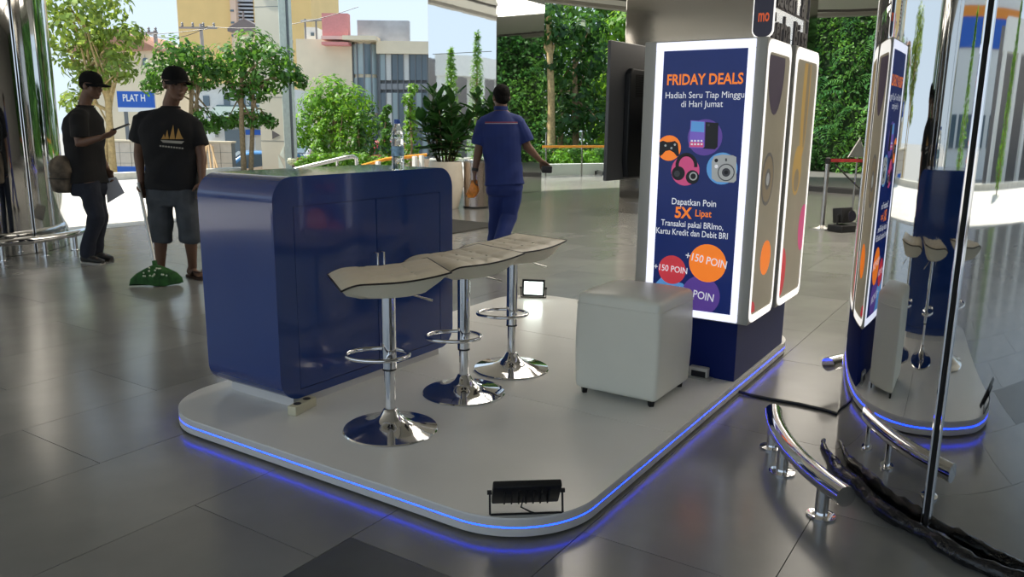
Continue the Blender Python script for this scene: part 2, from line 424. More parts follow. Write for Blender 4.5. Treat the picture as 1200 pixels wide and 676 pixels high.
# ------------------------------------------------------------------ square mirror pillars
def pillar(label, x0, x1, y0, y1, mat):
    t = thing('mirror_pillar', label, 'pillar', ((x0 + x1) / 2, (y0 + y1) / 2, 0)); e = 0.10; H_ = 4.035
    obj('core', MB().box(x0 + .05, x1 - .05, y0 + .05, y1 - .05, 0, H_), m_steel, t)
    for z0, z1 in ((0.0, 0.16), (0.17, 2.45), (2.46, H_)):
        obj('panel', MB().box(x0, x0 + .02, y0 + e, y1 - e, z0, z1), mat, t)
        obj('panel', MB().box(x1 - .02, x1, y0 + e, y1 - e, z0, z1), mat, t)
        obj('panel', MB().box(x0 + e, x1 - e, y0, y0 + .02, z0, z1), mat, t)
        obj('panel', MB().box(x0 + e, x1 - e, y1 - .02, y1, z0, z1), mat, t)
    for sx, sy in ((0, 0), (0, 1), (1, 0), (1, 1)):
        cx = x0 if sx == 0 else x1; cy = y0 if sy == 0 else y1
        dx = e if sx == 0 else -e; dy = e if sy == 0 else -e
        k = 0.012
        obj('corner_strip', MB().prism([(cx + (k if sx == 0 else -k), cy), (cx + dx, cy), (cx + dx, cy + dy), (cx, cy + dy), (cx, cy + (k if sy == 0 else -k))], 0, H_), mat, t)
    return t
pillar('square mirror-clad pillar behind the planter and the steel bin', 10.75, 12.2, 7.35, 8.75, m_mirror2)
dull = M('dull_mirror_steel', (0.46, 0.44, 0.41), rough=0.07, metal=1, bump=0.05, bscale=2.2, stretch=(1, 1, 2.5))
p2 = pillar('square mirror-clad pillar standing behind the lit kiosk', 11.2, 11.75, 2.74, 5.35, dull)
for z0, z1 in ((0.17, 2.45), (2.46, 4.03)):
    obj('bright_reflection_panel', MB().box(11.185, 11.199, 2.78, 3.42, z0, z1), M('bright_reflection_steel', (0.95, 0.94, 0.93), rough=0.22, metal=1), p2)  # added sheet; the pillar's bright reflection is put into its pale colour
# ================================================================== the booth
m_white_lam = M('white_laminate', (0.80, 0.785, 0.74), rough=0.24, var=0.04, vscale=2, spec=0.5)
m_white_side = M('white_laminate_edge', (0.66, 0.64, 0.62), rough=0.4)
m_led = M('blue_led', (0.02, 0.05, 0.3), emit=(0.0015, 0.022, 1.0), estr=11.0)
PX0, PX1, PY0, PY1, PR, PZ = 1.90, 4.95, 1.11, 3.16, 0.335, 0.075
plat = thing('display_platform', 'low white platform with rounded corners and a blue light strip', 'platform', ((PX0 + PX1) / 2, (PY0 + PY1) / 2, 0))
outl = rrect(PX0, PX1, PY0, PY1, PR, 20)
def inset(d): return rrect(PX0 + d, PX1 - d, PY0 + d, PY1 - d, PR - d, 20)
obj('toe_kick', MB().prism(inset(0.03), 0, 0.010), m_dark_gap, plat)
obj('lower_band', MB().prism(outl, 0.010, 0.0385, smooth=True), m_white_side, plat)
obj('light_strip', MB().prism(inset(0.002), 0.0385, 0.0430, smooth=True), m_led, plat, label='glowing blue light strip')
obj('upper_band', MB().prism(outl, 0.0430, 0.068, smooth=True), m_white_side, plat)
xs = [-9, gnd(655, 476, PZ)[0], gnd(640, 392, PZ)[0], 9]
for a, b in zip(xs[:-1], xs[1:]):
    poly = outl
    if a > 0: poly = clip(poly, a + 0.002, False)
    if b < 8: poly = clip(poly, b - 0.002, True)
    obj('deck_panel', MB().prism(poly, 0.068, PZ), m_white_lam, plat)

# ---- blue counter
m_blue = M('gloss_blue_laminate', (0.006, 0.038, 0.20), rough=0.16, coat=0.5, spec=0.6, bump=0.01, bscale=4)
m_blue_in = M('blue_edge_shadow', (0.004, 0.012, 0.05), rough=0.5)
QX0, QX1, QY0, QY1, QZ0, QZ1, QR = 2.175, 3.382, 2.595, 3.085, 0.112, 1.082, 0.105
ctr = thing('reception_counter', 'glossy blue counter with rounded ends and two doors', 'counter', ((QX0 + QX1) / 2, (QY0 + QY1) / 2, PZ))
obj('body', MB().prism(rrect(QX0, QX1, QZ0, QZ1, QR, 12), QY0 + 0.012, QY1, 'XZ', smooth=True), m_blue, ctr)
fr = rrect(QX0, QX1, QZ0, QZ1, QR, 12)
DX0, DX1, DM, DZ0, DZ1 = 2.283, 3.276, 2.792, 0.150, 0.957
# face frame around the two doors (four flat pieces, one face)
ff = MB()
top = [p for p in fr if p[1] >= DZ1 + 0.001]
def ring_face(mb, outer, x0, x1, z0, z1, y0, y1):
    n = len(outer); inner = []
    cx, cz = (x0 + x1) / 2, (z0 + z1) / 2
    for px_, pz_ in outer:
        inner.append((min(max(px_, x0), x1), min(max(pz_, z0), z1)))
    vs = [(a, y0, b) for a, b in outer] + [(a, y0, b) for a, b in inner] + [(a, y1, b) for a, b in outer] + [(a, y1, b) for a, b in inner]
    fs = []
    for i in range(n):
        j = (i + 1) % n
        fs.append((i, j, n + j, n + i)); fs.append((2 * n + i, 2 * n + j, j, i)); fs.append((n + i, n + j, 3 * n + j, 3 * n + i))
    mb.add(vs, fs); return mb
def dense(poly, m=4):
    out = []
    for i, p in enumerate(poly):
        q = poly[(i + 1) % len(poly)]
        L2 = math.hypot(q[0] - p[0], q[1] - p[1]); k = max(1, int(L2 / 0.03))
        for j in range(k): out.append((p[0] + (q[0] - p[0]) * j / k, p[1] + (q[1] - p[1]) * j / k))
    return out
obj('face_frame', ring_face(ff, dense(fr), DX0, DX1, DZ0, DZ1, QY0, QY0 + 0.0125), m_blue, ctr)
for x0, x1, hx in ((DX0 + 0.003, DM - 0.0025, DM - 0.022), (DM + 0.0025, DX1 - 0.003, DM + 0.022)):
    d_ = obj('door', MB().box(x0, x1, QY0 + 0.001, QY0 + 0.0118, DZ0 + 0.003, DZ1 - 0.003), m_blue, ctr)
    h = MB().tube([(hx, QY0, 0.70), (hx, QY0 - 0.022, 0.70), (hx, QY0 - 0.022, 0.54), (hx, QY0, 0.54)], 0.0055, 10)
    obj('handle', h, m_chrome, d_)
obj('plinth', MB().box(QX0 + 0.075, QX1 - 0.11, QY0 + 0.012, QY1 - 0.06, PZ, QZ0 + 0.01), m_white_side, ctr)

# ---- socket block
so = thing('socket_block', 'small cream two-gang power socket block at the counter foot', 'socket', (2.24, 2.575, PZ))
c0 = gnd(335, 487, PZ); c1 = gnd(345, 488, PZ)
sx0 = 2.165; sy1 = 2.572; a_ = math.radians(12)
sb = MB().rbox(-0.075, 0.075, -0.022, 0.022, 0, 0.042, 0.004); so.location = (2.245, 2.547, PZ); so.rotation_euler = (0, 0, a_)
WM[so.name] = Matrix.Translation((2.245, 2.547, PZ)) @ Matrix.Rotation(a_, 4, 'Z')
m_cream = M('cream_plastic', (0.62, 0.58, 0.42), rough=0.45)
obj('housing', sb, m_cream, so, world=False)
for q in (-0.034, 0.034):
    obj('socket_hole', MB().lathe([(0, 0.0415), (0.0165, 0.0415), (0.0175, 0.0432), (0.0, 0.0428)], (q, 0, 0), 16), m_black, so, world=False)
lead = [gnd(352, 477, PZ + 0.04), (2.36, 2.590, 0.10), (2.50, 2.588, 0.088), (2.62, 2.587, 0.082)]
obj('lead', MB().tube([(-0.02 + 0.03 * i, 0.024 + 0.004 * i, 0.03 - 0.008 * i) for i in range(4)], 0.004, 8), m_black, so, world=False)

# ---- bar stools
m_leather = M('cream_leatherette', (0.68, 0.59, 0.44), rough=0.36, bump=0.05, bscale=120, var=0.06, vscale=5)
m_leather_side = M('cream_leatherette_side', (0.72, 0.67, 0.52), rough=0.38, bump=0.05, bscale=120)
m_pipe = M('dark_piping', (0.018, 0.013, 0.012), rough=0.4)
def seat_profile(s):             # s from -1 (drooping front lip) to 1 (raised back); returns height
    z = 0.0
    if s < -0.62: t = (-0.62 - s) / 0.38; z -= 0.022 * t * t
    if s > -0.1: t = (s + 0.1) / 1.1; z += 0.026 * t ** 1.7
    return z
def make_stool():
    t = thing('bar_stool', 'x', 'stool', (0, 0, 0))
    A, B, th = 0.208, 0.185, 0.064
    nx, ny = 30, 22
    top = []; 
    def pt(i, j):
        s = -1 + 2 * i / nx; w = -1 + 2 * j / ny
        x = A * s; y = B * w * (1 - 0.05 * abs(s) ** 3)
        tuft = 0.0
        for gx in (-0.36, 0.02, 0.40): tuft = max(tuft, math.exp(-((s - gx) / 0.05) ** 2))
        for gy in (-0.33, 0.33): tuft = max(tuft, math.exp(-((w - gy) / 0.05) ** 2))
        edge = min(1 - abs(s), 1 - abs(w)); puff = 0.010 * min(1, edge / 0.22)
        return (x, y, seat_profile(s) + puff - 0.006 * tuft * min(1, edge / 0.1))
    mb = MB(); vs = [pt(i, j) for i in range(nx + 1) for j in range(ny + 1)]
    fs = [(i * (ny + 1) + j, (i + 1) * (ny + 1) + j, (i + 1) * (ny + 1) + j + 1, i * (ny + 1) + j + 1) for i in range(nx) for j in range(ny)]
    mb.add(vs, fs, True)
    cush = obj('cushion', mb, m_leather, t, world=False)
    for gx in (-0.36, 0.02, 0.40):
        for gy in (-0.33, 0.33):
            z = seat_profile(gx) + 0.006; obj('button', MB().ell((A * gx, B * gy, z), (0.007, 0.007, 0.003), 10, 6), m_leather_side, cush, world=False)
    rim_ = []
    for i in range(nx + 1): rim_.append((i, 0))
    for j in range(1, ny + 1): rim_.append((nx, j))
    for i in range(nx - 1, -1, -1): rim_.append((i, ny))
    for j in range(ny - 1, 0, -1): rim_.append((0, j))
    rp_ = [pt(*q) for q in rim_]
    def low(p, k):
        s = p[0] / A; depth = th * (0.40 + 0.60 * (1 - abs(s) ** 3))
        return (p[0] * (1 - 0.10 * k), p[1] * (1 - 0.14 * k), p[2] - depth * k)
    rings = [[low(p, k) for p in rp_] for k in (0.0, 0.12, 0.5, 0.85, 1.0)]
    last = [(p[0] * 0.6, p[1] * 0.6, rings[-1][i][2] * 0.2 - 0.062) for i, p in enumerate(rp_)]
    sh = MB().rings(rings + [last], False); n = len(rp_); b = len(sh.v) - n; sh.f.append(tuple(range(b, b + n))); sh.sm.append(False)
    obj('seat_shell', sh, m_leather_side, t, world=False)
    obj('piping', MB().tube([(p[0] * 1.004, p[1] * 1.004, p[2] - 0.002) for p in rp_], 0.0036, 8, closed=True), m_pipe, t, world=False)
    obj('seat_plate', MB().box(-0.075, 0.075, -0.075, 0.075, -0.078, -0.055), m_black, t, world=False)
    return t
def stool_at(cx, cy, az, z_seat, z_sleeve, foot_az, label):
    t = make_stool(); L = (cx, cy, PZ); t.location = L; t.rotation_euler = (0, 0, az); t['label'] = label; t['group'] = 'bar stools on the platform'
    WM[t.name] = Matrix.Translation(L) @ Matrix.Rotation(az, 4, 'Z')
    for ch in t.children:                            # the seat parts were modelled around the seat's own centre
        for me in [ch.data] + [g.data for g in ch.children]: me.transform(Matrix.Translation((0, 0, z_seat - PZ)))
    zs = z_sleeve - PZ; zt = z_seat - PZ - 0.06
    prof = [(0.0, 0.0), (0.192, 0.0), (0.194, 0.004), (0.190, 0.009), (0.15, 0.016), (0.10, 0.027), (0.065, 0.043), (0.042, 0.064), (0.032, 0.082), (0.029, 0.088), (0.024, 0.092)]
    obj('base', MB().lathe(prof, (0, 0, 0), 64), m_chrome, t, world=False)
    obj('inner_post', MB().lathe([(0.0215, 0.085), (0.0215, zs + 0.01)], (0, 0, 0), 28), m_chrome, t, world=False)
    obj('collar', MB().lathe([(0.0, zs - 0.008), (0.028, zs - 0.008), (0.028, zs + 0.006), (0, zs + 0.006)], (0, 0, 0), 28), m_black, t, world=False)
    obj('outer_sleeve', MB().lathe([(0.0, zs), (0.0285, zs), (0.0285, zt), (0, zt)], (0, 0, 0), 28), m_chrome, t, world=False)
    R_ = Matrix.Rotation(foot_az - az, 4, 'Z'); zf = zs + 0.055
    ring = [(0.042 + 0.132 * math.cos(q) * (1 if math.cos(q) > 0 else 0.92), 0.095 * math.sin(q), zf - 0.0) for q in [2 * math.pi * k / 40 for k in range(40)]]
    ring = [tuple(R_ @ Vector(p)) for p in ring]
    fr_ = obj('footrest', MB().tube(ring, 0.0085, 10, closed=True), m_chrome, t, world=False)
    obj('bracket', MB().tube([tuple(R_ @ Vector((0, -0.092, zf))), tuple(R_ @ Vector((0, 0.092, zf)))], 0.0075, 8), m_chrome, fr_, world=False)
    lv = [(0.03, -0.02, zt + 0.02), (0.055, -0.045, zt - 0.005), (0.075, -0.065, zt - 0.03), (0.135, -0.115, zt - 0.055)]
    lv = [tuple(Matrix.Rotation(math.radians(-38) - az + math.radians(35), 4, 'Z') @ Vector(p)) for p in lv]
    obj('height_lever', MB().tube(lv, [0.003, 0.003, 0.0035, 0.005], 8), m_steel, t, world=False)
    return t
foot = math.radians(125)
stool_at(2.30, 2.086, math.radians(-36), 0.724, 0.338, foot, 'cream bar stool nearest the viewer, beside the counter corner')
stool_at(2.838, 2.113, math.radians(-18), 0.714, 0.292, foot, 'cream bar stool in the middle of the row of three')
stool_at(3.278, 2.137, math.radians(-10), 0.716, 0.312, foot, 'cream bar stool farthest along the counter, near the lit floodlight')

# ---- ottoman
m_otto = M('offwhite_leatherette', (0.78, 0.77, 0.67), rough=0.36, bump=0.06, bscale=90, var=0.03, vscale=3)
OX0, OX1, OY0, OY1 = 3.138, 3.545, 1.283, 1.690
ot = thing('cube_ottoman', 'off-white leatherette cube ottoman on short dark feet', 'ottoman', ((OX0 + OX1) / 2, (OY0 + OY1) / 2, PZ))
bm = bmesh.new(); bmesh.ops.create_cube(bm, size=1)
for v in bm.verts: v.co = ((OX0 + OX1) / 2 + v.co.x * (OX1 - OX0), (OY0 + OY1) / 2 + v.co.y * (OY1 - OY0), 0.103 + (v.co.z + 0.5) * 0.452)
bmesh.ops.bevel(bm, geom=bm.edges[:], offset=0.022, segments=4, profile=0.5, affect='EDGES')
bmesh.ops.subdivide_edges(bm, edges=[e for e in bm.edges if e.calc_length() > 0.1], cuts=10, use_grid_fill=True)
for v in bm.verts:
    u = (v.co.x - OX0) / (OX1 - OX0) * 2 - 1; w = (v.co.y - OY0) / (OY1 - OY0) * 2 - 1; h = (v.co.z - 0.103) / 0.452
    b_ = (1 - u * u) * (1 - w * w)
    if h > 0.93: v.co.z += 0.024 * max(0, b_) ** 0.6
    bulge = 0.006 * math.sin(math.pi * min(1, max(0, h)))
    v.co.x += bulge * (1 if u > 0.9 else -1 if u < -0.9 else 0); v.co.y += bulge * (1 if w > 0.9 else -1 if w < -0.9 else 0)
mb = MB().bm(bm, True); obj('upholstery', mb, m_otto, ot)
zs_ = 0.103 + 0.452 - 0.045
obj('seam', MB().tube([(p[0], p[1], zs_) for p in rrect(OX0 - 0.004, OX1 + 0.004, OY0 - 0.004, OY1 + 0.004, 0.022, 5)], 0.0022, 6, closed=True), m_otto, ot)
for x in (OX0 + 0.035, OX1 - 0.035):
    for y in (OY0 + 0.035, OY1 - 0.035):
        obj('foot', MB().lathe([(0, 0), (0.014, 0), (0.019, 0.034), (0, 0.034)], (x, y, PZ), 4), M('dark_wood_foot', (0.012, 0.010, 0.009), rough=0.5), ot)

# ---- lightbox kiosk
m_kbody = M('kiosk_grey', (0.38, 0.37, 0.325), rough=0.45)
m_kbase = M('kiosk_blue', (0.003, 0.014, 0.12), rough=0.4, spec=0.25)
m_glow = M('white_acrylic_glow', (0.8, 0.8, 0.85), rough=0.4, emit=(0.80, 0.83, 1.0), estr=0.66)
m_glow_w = M('warm_acrylic_glow', (0.8, 0.8, 0.8), rough=0.4, emit=(1.0, 0.96, 0.91), estr=0.62)
KX0, KX1, KY0, KY1, KZ0, KZ1 = 3.66, 4.62, 1.055, 1.640, 0.385, 1.700
kio = thing('lightbox_kiosk', 'lit advertising kiosk with a blue deals poster on a blue base', 'kiosk', ((KX0 + KX1) / 2, (KY0 + KY1) / 2, PZ))
obj('base', MB().box(3.732, 4.614, 1.121, 1.600, PZ, KZ0), m_kbase, kio, bevel=0.003)
obj('front_body', MB().box(KX0, 4.062, KY0, KY1, KZ0, KZ1), m_kbody, kio, bevel=0.004)
obj('spine', MB().box(4.062, 4.150, KY0 + 0.055, KY1 - 0.03, KZ0 + 0.01, KZ1 - 0.01), M('kiosk_spine', (0.10, 0.10, 0.11), rough=0.5), kio)
obj('rear_body', MB().box(4.150, KX1, KY0, KY1, KZ0 - 0.004, KZ1 + 0.006), m_kbody, kio, bevel=0.004)
def frame_yz(x, y0, y1, z0, z1, wl_, wr_, wb, wt, d=0.012):
    """glowing border on the front, seen facing -X (left = high Y)"""
    mb = MB()
    mb.box(x - d, x, y0, y1, z0, z0 + wb); mb.box(x - d, x, y0, y1, z1 - wt, z1)
    mb.box(x - d, x, y0, y0 + wr_, z0 + wb, z1 - wt); mb.box(x - d, x, y1 - wl_, y1, z0 + wb, z1 - wt); return mb
FY0, FY1, FZ0, FZ1 = 1.104, 1.578, 0.391, 1.694
obj('light_border', frame_yz(KX0 + 0.002, FY0, FY1, FZ0, FZ1, 0.040, 0.034, 0.037, 0.040), m_glow, kio, bevel=0.004, label='glowing white light border')
m_poster = M('poster_blue', (0.004, 0.014, 0.11), rough=0.3, emit=(0.004, 0.018, 0.13), estr=0.3, var=0.25, vscale=2.5)
poster = obj('poster', MB().box(KX0 - 0.007, KX0 + 0.001, FY0 + 0.033, FY1 - 0.039, FZ0 + 0.036, FZ1 - 0.039), m_poster, kio, label='dark blue printed deals poster')
XP = KX0 - 0.0072
PYc = lambda px, py: onX(px, py, XP)
UX, UY = (0, -1, 0), (0, 0, 1)
def pm_(name, c, e): return M('print_' + name, c, rough=0.35, emit=c, estr=e)
p_or = pm_('orange', (0.85, 0.20, 0.02), 0.45); p_wh = pm_('white', (0.75, 0.76, 0.80), 0.35); p_red = pm_('red', (0.70, 0.05, 0.07), 0.25)
p_pur = pm_('purple', (0.10, 0.05, 0.28), 0.35); p_lb = pm_('light_blue', (0.10, 0.30, 0.62), 0.35); p_blk = pm_('black', (0.008, 0.008, 0.012), 0.0)
p_gry = pm_('grey', (0.42, 0.43, 0.42), 0.25); p_drk = pm_('dark_grey', (0.06, 0.06, 0.07), 0.1); p_pink = pm_('pink', (0.62, 0.08, 0.22), 0.3); p_screen = pm_('screen', (0.16, 0.10, 0.45), 0.4)
def line(s, px0, px1, py, hpx, mat, bold=0.0):
    a = PYc(px0, py); b = PYc(px1, py); c = (a + b) / 2; pm = onX((px0 + px1) / 2, py, XP)
    zt = onX((px0 + px1) / 2, py - hpx / 2, XP)[2]; zb = onX((px0 + px1) / 2, py + hpx / 2, XP)[2]
    text('lettering', s, mat, poster, (XP, pm[1], pm[2]), UX, UY, width=abs(a[1] - b[1]), height=zt - zb, bold=bold, depth=0.0012)
line('FRIDAY DEALS', 781, 870, 92.5, 12.5, p_or, 0.022)
line('Hadiah Seru Tiap Minggu', 779, 871, 111, 7.6, p_wh, 0.0)
line('di Hari Jumat', 798, 847, 121.5, 7.6, p_wh, 0.0)
line('Dapatkan Poin', 787, 839, 237, 7.6, p_wh, 0.008)
line('5X', 791, 811, 249, 12.5, p_or, 0.03)
line('Lipat', 815, 834, 250, 8.0, p_or, 0.012)
line('Transaksi pakai BRImo,', 774, 847, 263, 7.2, p_wh, 0.006)
line('Kartu Kredit dan Debit BRI', 768, 852, 273, 7.2, p_wh, 0.006)
def disc(px, py, rpx, mat, lift, name='circle'):
    c = PYc(px, py); r = abs(PYc(px + rpx, py)[1] - PYc(px - rpx, py)[1]) / 2 * 1.07
    k = 28; vs = [(XP - lift, c[1] + r * math.cos(2 * math.pi * i / k), c[2] + r * math.sin(2 * math.pi * i / k)) for i in range(k)]
    return obj(name, MB().add(vs, [tuple(range(k))[::-1]]), mat, poster)
def shape(pxs, mat, lift, name='print'):
    vs = [PYc(*p) for p in pxs]; vs = [(XP - lift, v[1], v[2]) for v in vs]
    return obj(name, MB().add(vs, [tuple(range(len(vs)))]), mat, poster)
disc(826, 161, 19, p_pur, 0.0006)
disc(784, 173.5, 13.0, p_or, 0.0006)
disc(803, 200, 15.5, p_pink, 0.0006)
disc(846, 197.5, 17.0, p_lb, 0.0006)
disc(787.5, 316, 15.0, p_red, 0.0006)
disc(829, 308.5, 20.5, p_or, 0.0006)
disc(821, 346, 21, p_pur, 0.0004)
shape([(766, 334), (775, 325), (800, 332), (818, 352), (800, 366), (764, 364)], p_lb, 0.0002)
# phones
shape([(809.5, 141), (826, 142), (825, 173.5), (807.5, 173)], p_screen, 0.0010, 'phone_picture')
shape([(810.5, 142), (825.5, 143), (825.2, 155), (809.5, 154)], p_lb, 0.0014, 'phone_picture')
shape([(808.2, 166), (824.6, 167), (824.4, 172.7), (808.0, 172.2)], p_pink, 0.0014, 'phone_picture')
for i in range(4):
    for j in range(2): shape([(809.8 + 3.8 * i, 164 + 4 * j), (812 + 3.8 * i, 164 + 4 * j), (812 + 3.8 * i, 166 + 4 * j), (809.8 + 3.8 * i, 166 + 4 * j)], p_wh, 0.0018, 'icon')
shape([(827, 143), (842, 144), (841, 172), (838, 175), (823, 174), (826, 172)], p_blk, 0.0011, 'phone_picture')
disc(830.5, 146.5, 1.3, p_drk, 0.0016, 'lens')
# game pad
gp = [(773, 166.5), (777, 164.8), (782, 166.5), (787, 166), (791, 165), (794.5, 168), (796, 182), (793.5, 183.5), (789.5, 178.5), (785, 176), (780, 177), (776.5, 181), (773.5, 183.5), (772, 180)]
shape(gp, p_blk, 0.0012, 'gamepad_picture')
for q in ((780, 170.5), (787, 173.5), (791, 169.5)): disc(*q, 1.2, p_gry, 0.0016, 'button')
# headphones
cen = PYc(804.5, 192.5)
arc = []
for k in range(13):
    t_ = math.radians(-8 + 196 * k / 12); q = PYc(804.5 + 11.0 * math.cos(t_), 194 - 13.0 * math.sin(t_)); arc.append((XP - 0.0006, q[1], q[2]))
obj('headphone_picture', MB().tube(arc, 0.0085, 6, flat=0.12), p_blk, poster)
disc(795, 203, 7.2, p_blk, 0.0016, 'headphone_picture'); disc(811.5, 207.5, 7.2, p_blk, 0.0016, 'headphone_picture'); disc(812.5, 206.5, 4.4, p_gry, 0.0019, 'headphone_picture'); disc(812.5, 206.5, 3.0, p_blk, 0.0022, 'headphone_picture'); disc(793.5, 203.5, 3.2, p_drk, 0.0019, 'headphone_picture')
# instant camera
shape([(834, 189), (837, 183), (843, 182), (846, 181), (859, 182), (863, 184), (863, 211), (860, 214), (840, 213), (834, 209)], p_gry, 0.0010, 'camera_picture')
disc(851, 202, 9.3, p_drk, 0.0014, 'camera_picture'); disc(851, 202, 8.2, p_gry, 0.0017, 'camera_picture'); disc(851, 202, 4.6, p_drk, 0.0020, 'camera_picture'); disc(851, 202, 2.2, p_blk, 0.0023, 'camera_picture')
disc(839.5, 188, 2.0, p_blk, 0.0014, 'camera_picture'); disc(839.5, 195, 1.9, p_wh, 0.0014, 'camera_picture'); shape([(850, 185.5), (852, 185.5), (852, 189), (850, 189)], p_drk, 0.0014, 'camera_picture')
def poin(s, px, py, wpx, hpx, tilt):
    c = PYc(px, py); w = abs(PYc(px - wpx / 2, py)[1] - PYc(px + wpx / 2, py)[1]); h = PYc(px, py - hpx / 2)[2] - PYc(px, py + hpx / 2)[2]
    a = math.radians(tilt)
    text('lettering', s, p_wh, poster, (XP, c[1], c[2]), (0, -math.cos(a), math.sin(a)), (0, math.sin(a), math.cos(a)), width=w, height=h, bold=0.008, depth=0.0026)
poin('+150 POIN', 786, 314.5, 39, 7.2, -2)
poin('+150 POIN', 827.5, 304.5, 49, 9.0, -8)
poin('+150 POIN', 812, 343.5, 49, 9.0, -6)

# side light panels, facing -Y
def side_panel(x0, x1, z0, z1, e, deco):
    r = 0.05; y = KY0 + 0.002
    outer = rrect(x0, x1, z0, z1, r, 6); 
    n = len(outer)
    wt, wb, ws = 0.055, 0.036, 0.013
    inner = rrect(x0 + ws, x1 - ws, z0 + wb, z1 - wt, 0.032, 6)
    mb = MB(); d = e
    vs = [(a, y - d, b) for a, b in outer] + [(a, y - d, b) for a, b in inner] + [(a, y, b) for a, b in outer] + [(a, y, b) for a, b in inner]
    fs = []
    for i in range(n):
        j = (i + 1) % n
        fs += [(i, j, n + j, n + i), (2 * n + i, 2 * n + j, j, i), (n + i, n + j, 3 * n + j, 3 * n + i), (2 * n + i, 2 * n + j, 3 * n + j, 3 * n + i)]
    mb.add(vs, fs); obj('light_border', mb, m_glow_w, kio, label='glowing white light border')
    pan = obj('side_print', MB().prism(inner, y - d * 0.6, y - 0.001, 'XZ'), M('side_print_beige', (0.40, 0.36, 0.28), rough=0.35, var=0.12, vscale=3, emit=(0.32, 0.28, 0.20), estr=0.18), kio)
    yy = y - d * 0.6
    for cx, cz, rx, rz_, mt, lift in deco:
        k = 24; vs = []
        for i in range(k):
            X_ = min(max(cx + rx * math.cos(2 * math.pi * i / k), x0 + ws + 0.002), x1 - ws - 0.002); Z_ = min(max(cz + rz_ * math.sin(2 * math.pi * i / k), z0 + wb + 0.012), z1 - wt - 0.012)
            vs.append((X_, yy - lift, Z_))
        obj('circle', MB().add(vs, [tuple(range(k))]), mt, pan)
p_mauve = pm_('mauve', (0.11, 0.085, 0.12), 0.15); p_gold = pm_('gold', (0.46, 0.30, 0.10), 0.3); p_tan = pm_('tan', (0.30, 0.24, 0.16), 0.2); p_gr2 = pm_('mid_grey', (0.22, 0.21, 0.20), 0.1)
def sx(px, py): q = onY(px, py, KY0 - 0.01); return q[0], q[2]
D = []
x_, z_ = sx(913, 75); D.append((x_, z_, 0.13, 0.23, p_mauve, 0.001))
x_, z_ = sx(901, 210); D += [(x_, z_, 0.10, 0.125, p_gr2, 0.001), (x_, z_, 0.086, 0.108, p_tan, 0.0015), (x_, z_, 0.045, 0.05, p_gr2, 0.002), (x_, z_, 0.025, 0.03, p_gry, 0.0025)]
x_, z_ = sx(898.5, 302); D.append((x_, z_, 0.085, 0.085, p_or, 0.001))
x_, z_ = sx(882, 368); D.append((x_, z_, 0.05, 0.06, p_red, 0.001))
x_, z_ = sx(924, 165); D.append((x_ + 0.06, z_, 0.07, 0.12, p_mauve, 0.001))
side_panel(3.672, 4.055, 0.392, 1.694, 0.008, D)
D = []
x_, z_ = sx(946, 110); D += [(x_, z_, 0.075, 0.33, p_gold, 0.001), (x_ + 0.02, z_, 0.03, 0.28, p_tan, 0.0015)]
x_, z_ = sx(935, 200); D += [(x_, z_, 0.09, 0.13, p_gold, 0.001), (x_, z_ - 0.05, 0.05, 0.06, p_tan, 0.0015)]
x_, z_ = sx(919, 318); D.append((x_ - 0.04, z_, 0.08, 0.13, p_red, 0.001))
x_, z_ = sx(937, 268); D.append((x_ + 0.08, z_, 0.09, 0.13, p_pink, 0.001))
side_panel(4.160, 4.612, 0.386, 1.700, 0.010, D)

# ---- sign standing on top of the kiosk
m_board = M('navy_sign_board', (0.045, 0.04, 0.075), rough=0.35)
sgn = thing('kiosk_top_sign', 'navy sign board with grey letters standing on top of the kiosk', 'sign', (4.1, 1.15, KZ1))
sx0 = 3.78
aP = onX(884, 40, sx0); bP = onX(905, 40, sx0)
BY1, BY0 = onX(883.5, 20, sx0)[1], 1.075
bz0 = KZ1 + 0.008
obj('board_edge', MB().prism(rrect(BY0 - 0.004, BY1 + 0.006, bz0, bz0 + 0.42, 0.035, 6), sx0 + 0.002, sx0 + 0.016, 'YZ'), m_glow_w, sgn)
bo = obj('board', MB().prism(rrect(BY0, BY1, bz0 + 0.004, bz0 + 0.416, 0.033, 6), sx0 - 0.004, sx0 + 0.020, 'YZ'), m_board, sgn)
c_ = onX(895.5, 17.5, sx0 - 0.004)
text('lettering', 'mo', M('sign_orange', (0.75, 0.12, 0.03), rough=0.4, emit=(0.75, 0.12, 0.03), estr=0.25), bo, (sx0 - 0.004, c_[1], c_[2]), UX, UY, width=0.05, height=0.055, bold=0.02, depth=0.002)
m_let = M('grey_letters', (0.10, 0.09, 0.095), rough=0.5)
a = onY(905, 30, 1.10); b = onY(946, 47, 1.10)
zrow = KZ1 + 0.074
for row, zz in (('Serba Bisa', zrow), ('Mudah & ', zrow + 0.152)):
    n_ = len(row); cw = (b[0] - a[0]) / n_
    for i_, ch_ in enumerate(row):
        if ch_ == ' ': continue
        wd = {'i': 0.35, 'r': 0.7, 'M': 1.1}.get(ch_, 0.86)
        text('letter', ch_, m_let, sgn, (a[0] + cw * (i_ + 0.5), 1.10, zz), (1, 0, 0), (0, 0, 1), width=cw * wd, height=0.115, bold=0.03, solid=0.012)
for zz in (zrow - 0.068, zrow + 0.084):
    obj('letter_rail', MB().box(a[0] - 0.02, b[0] + 0.02, 1.103, 1.112, zz, zz + 0.010), m_let, sgn)
for xx in (a[0] - 0.02, b[0] + 0.02):
    obj('letter_post', MB().box(xx - 0.005, xx + 0.005, 1.105, 1.115, KZ1 + 0.006, zrow + 0.23), m_let, sgn)

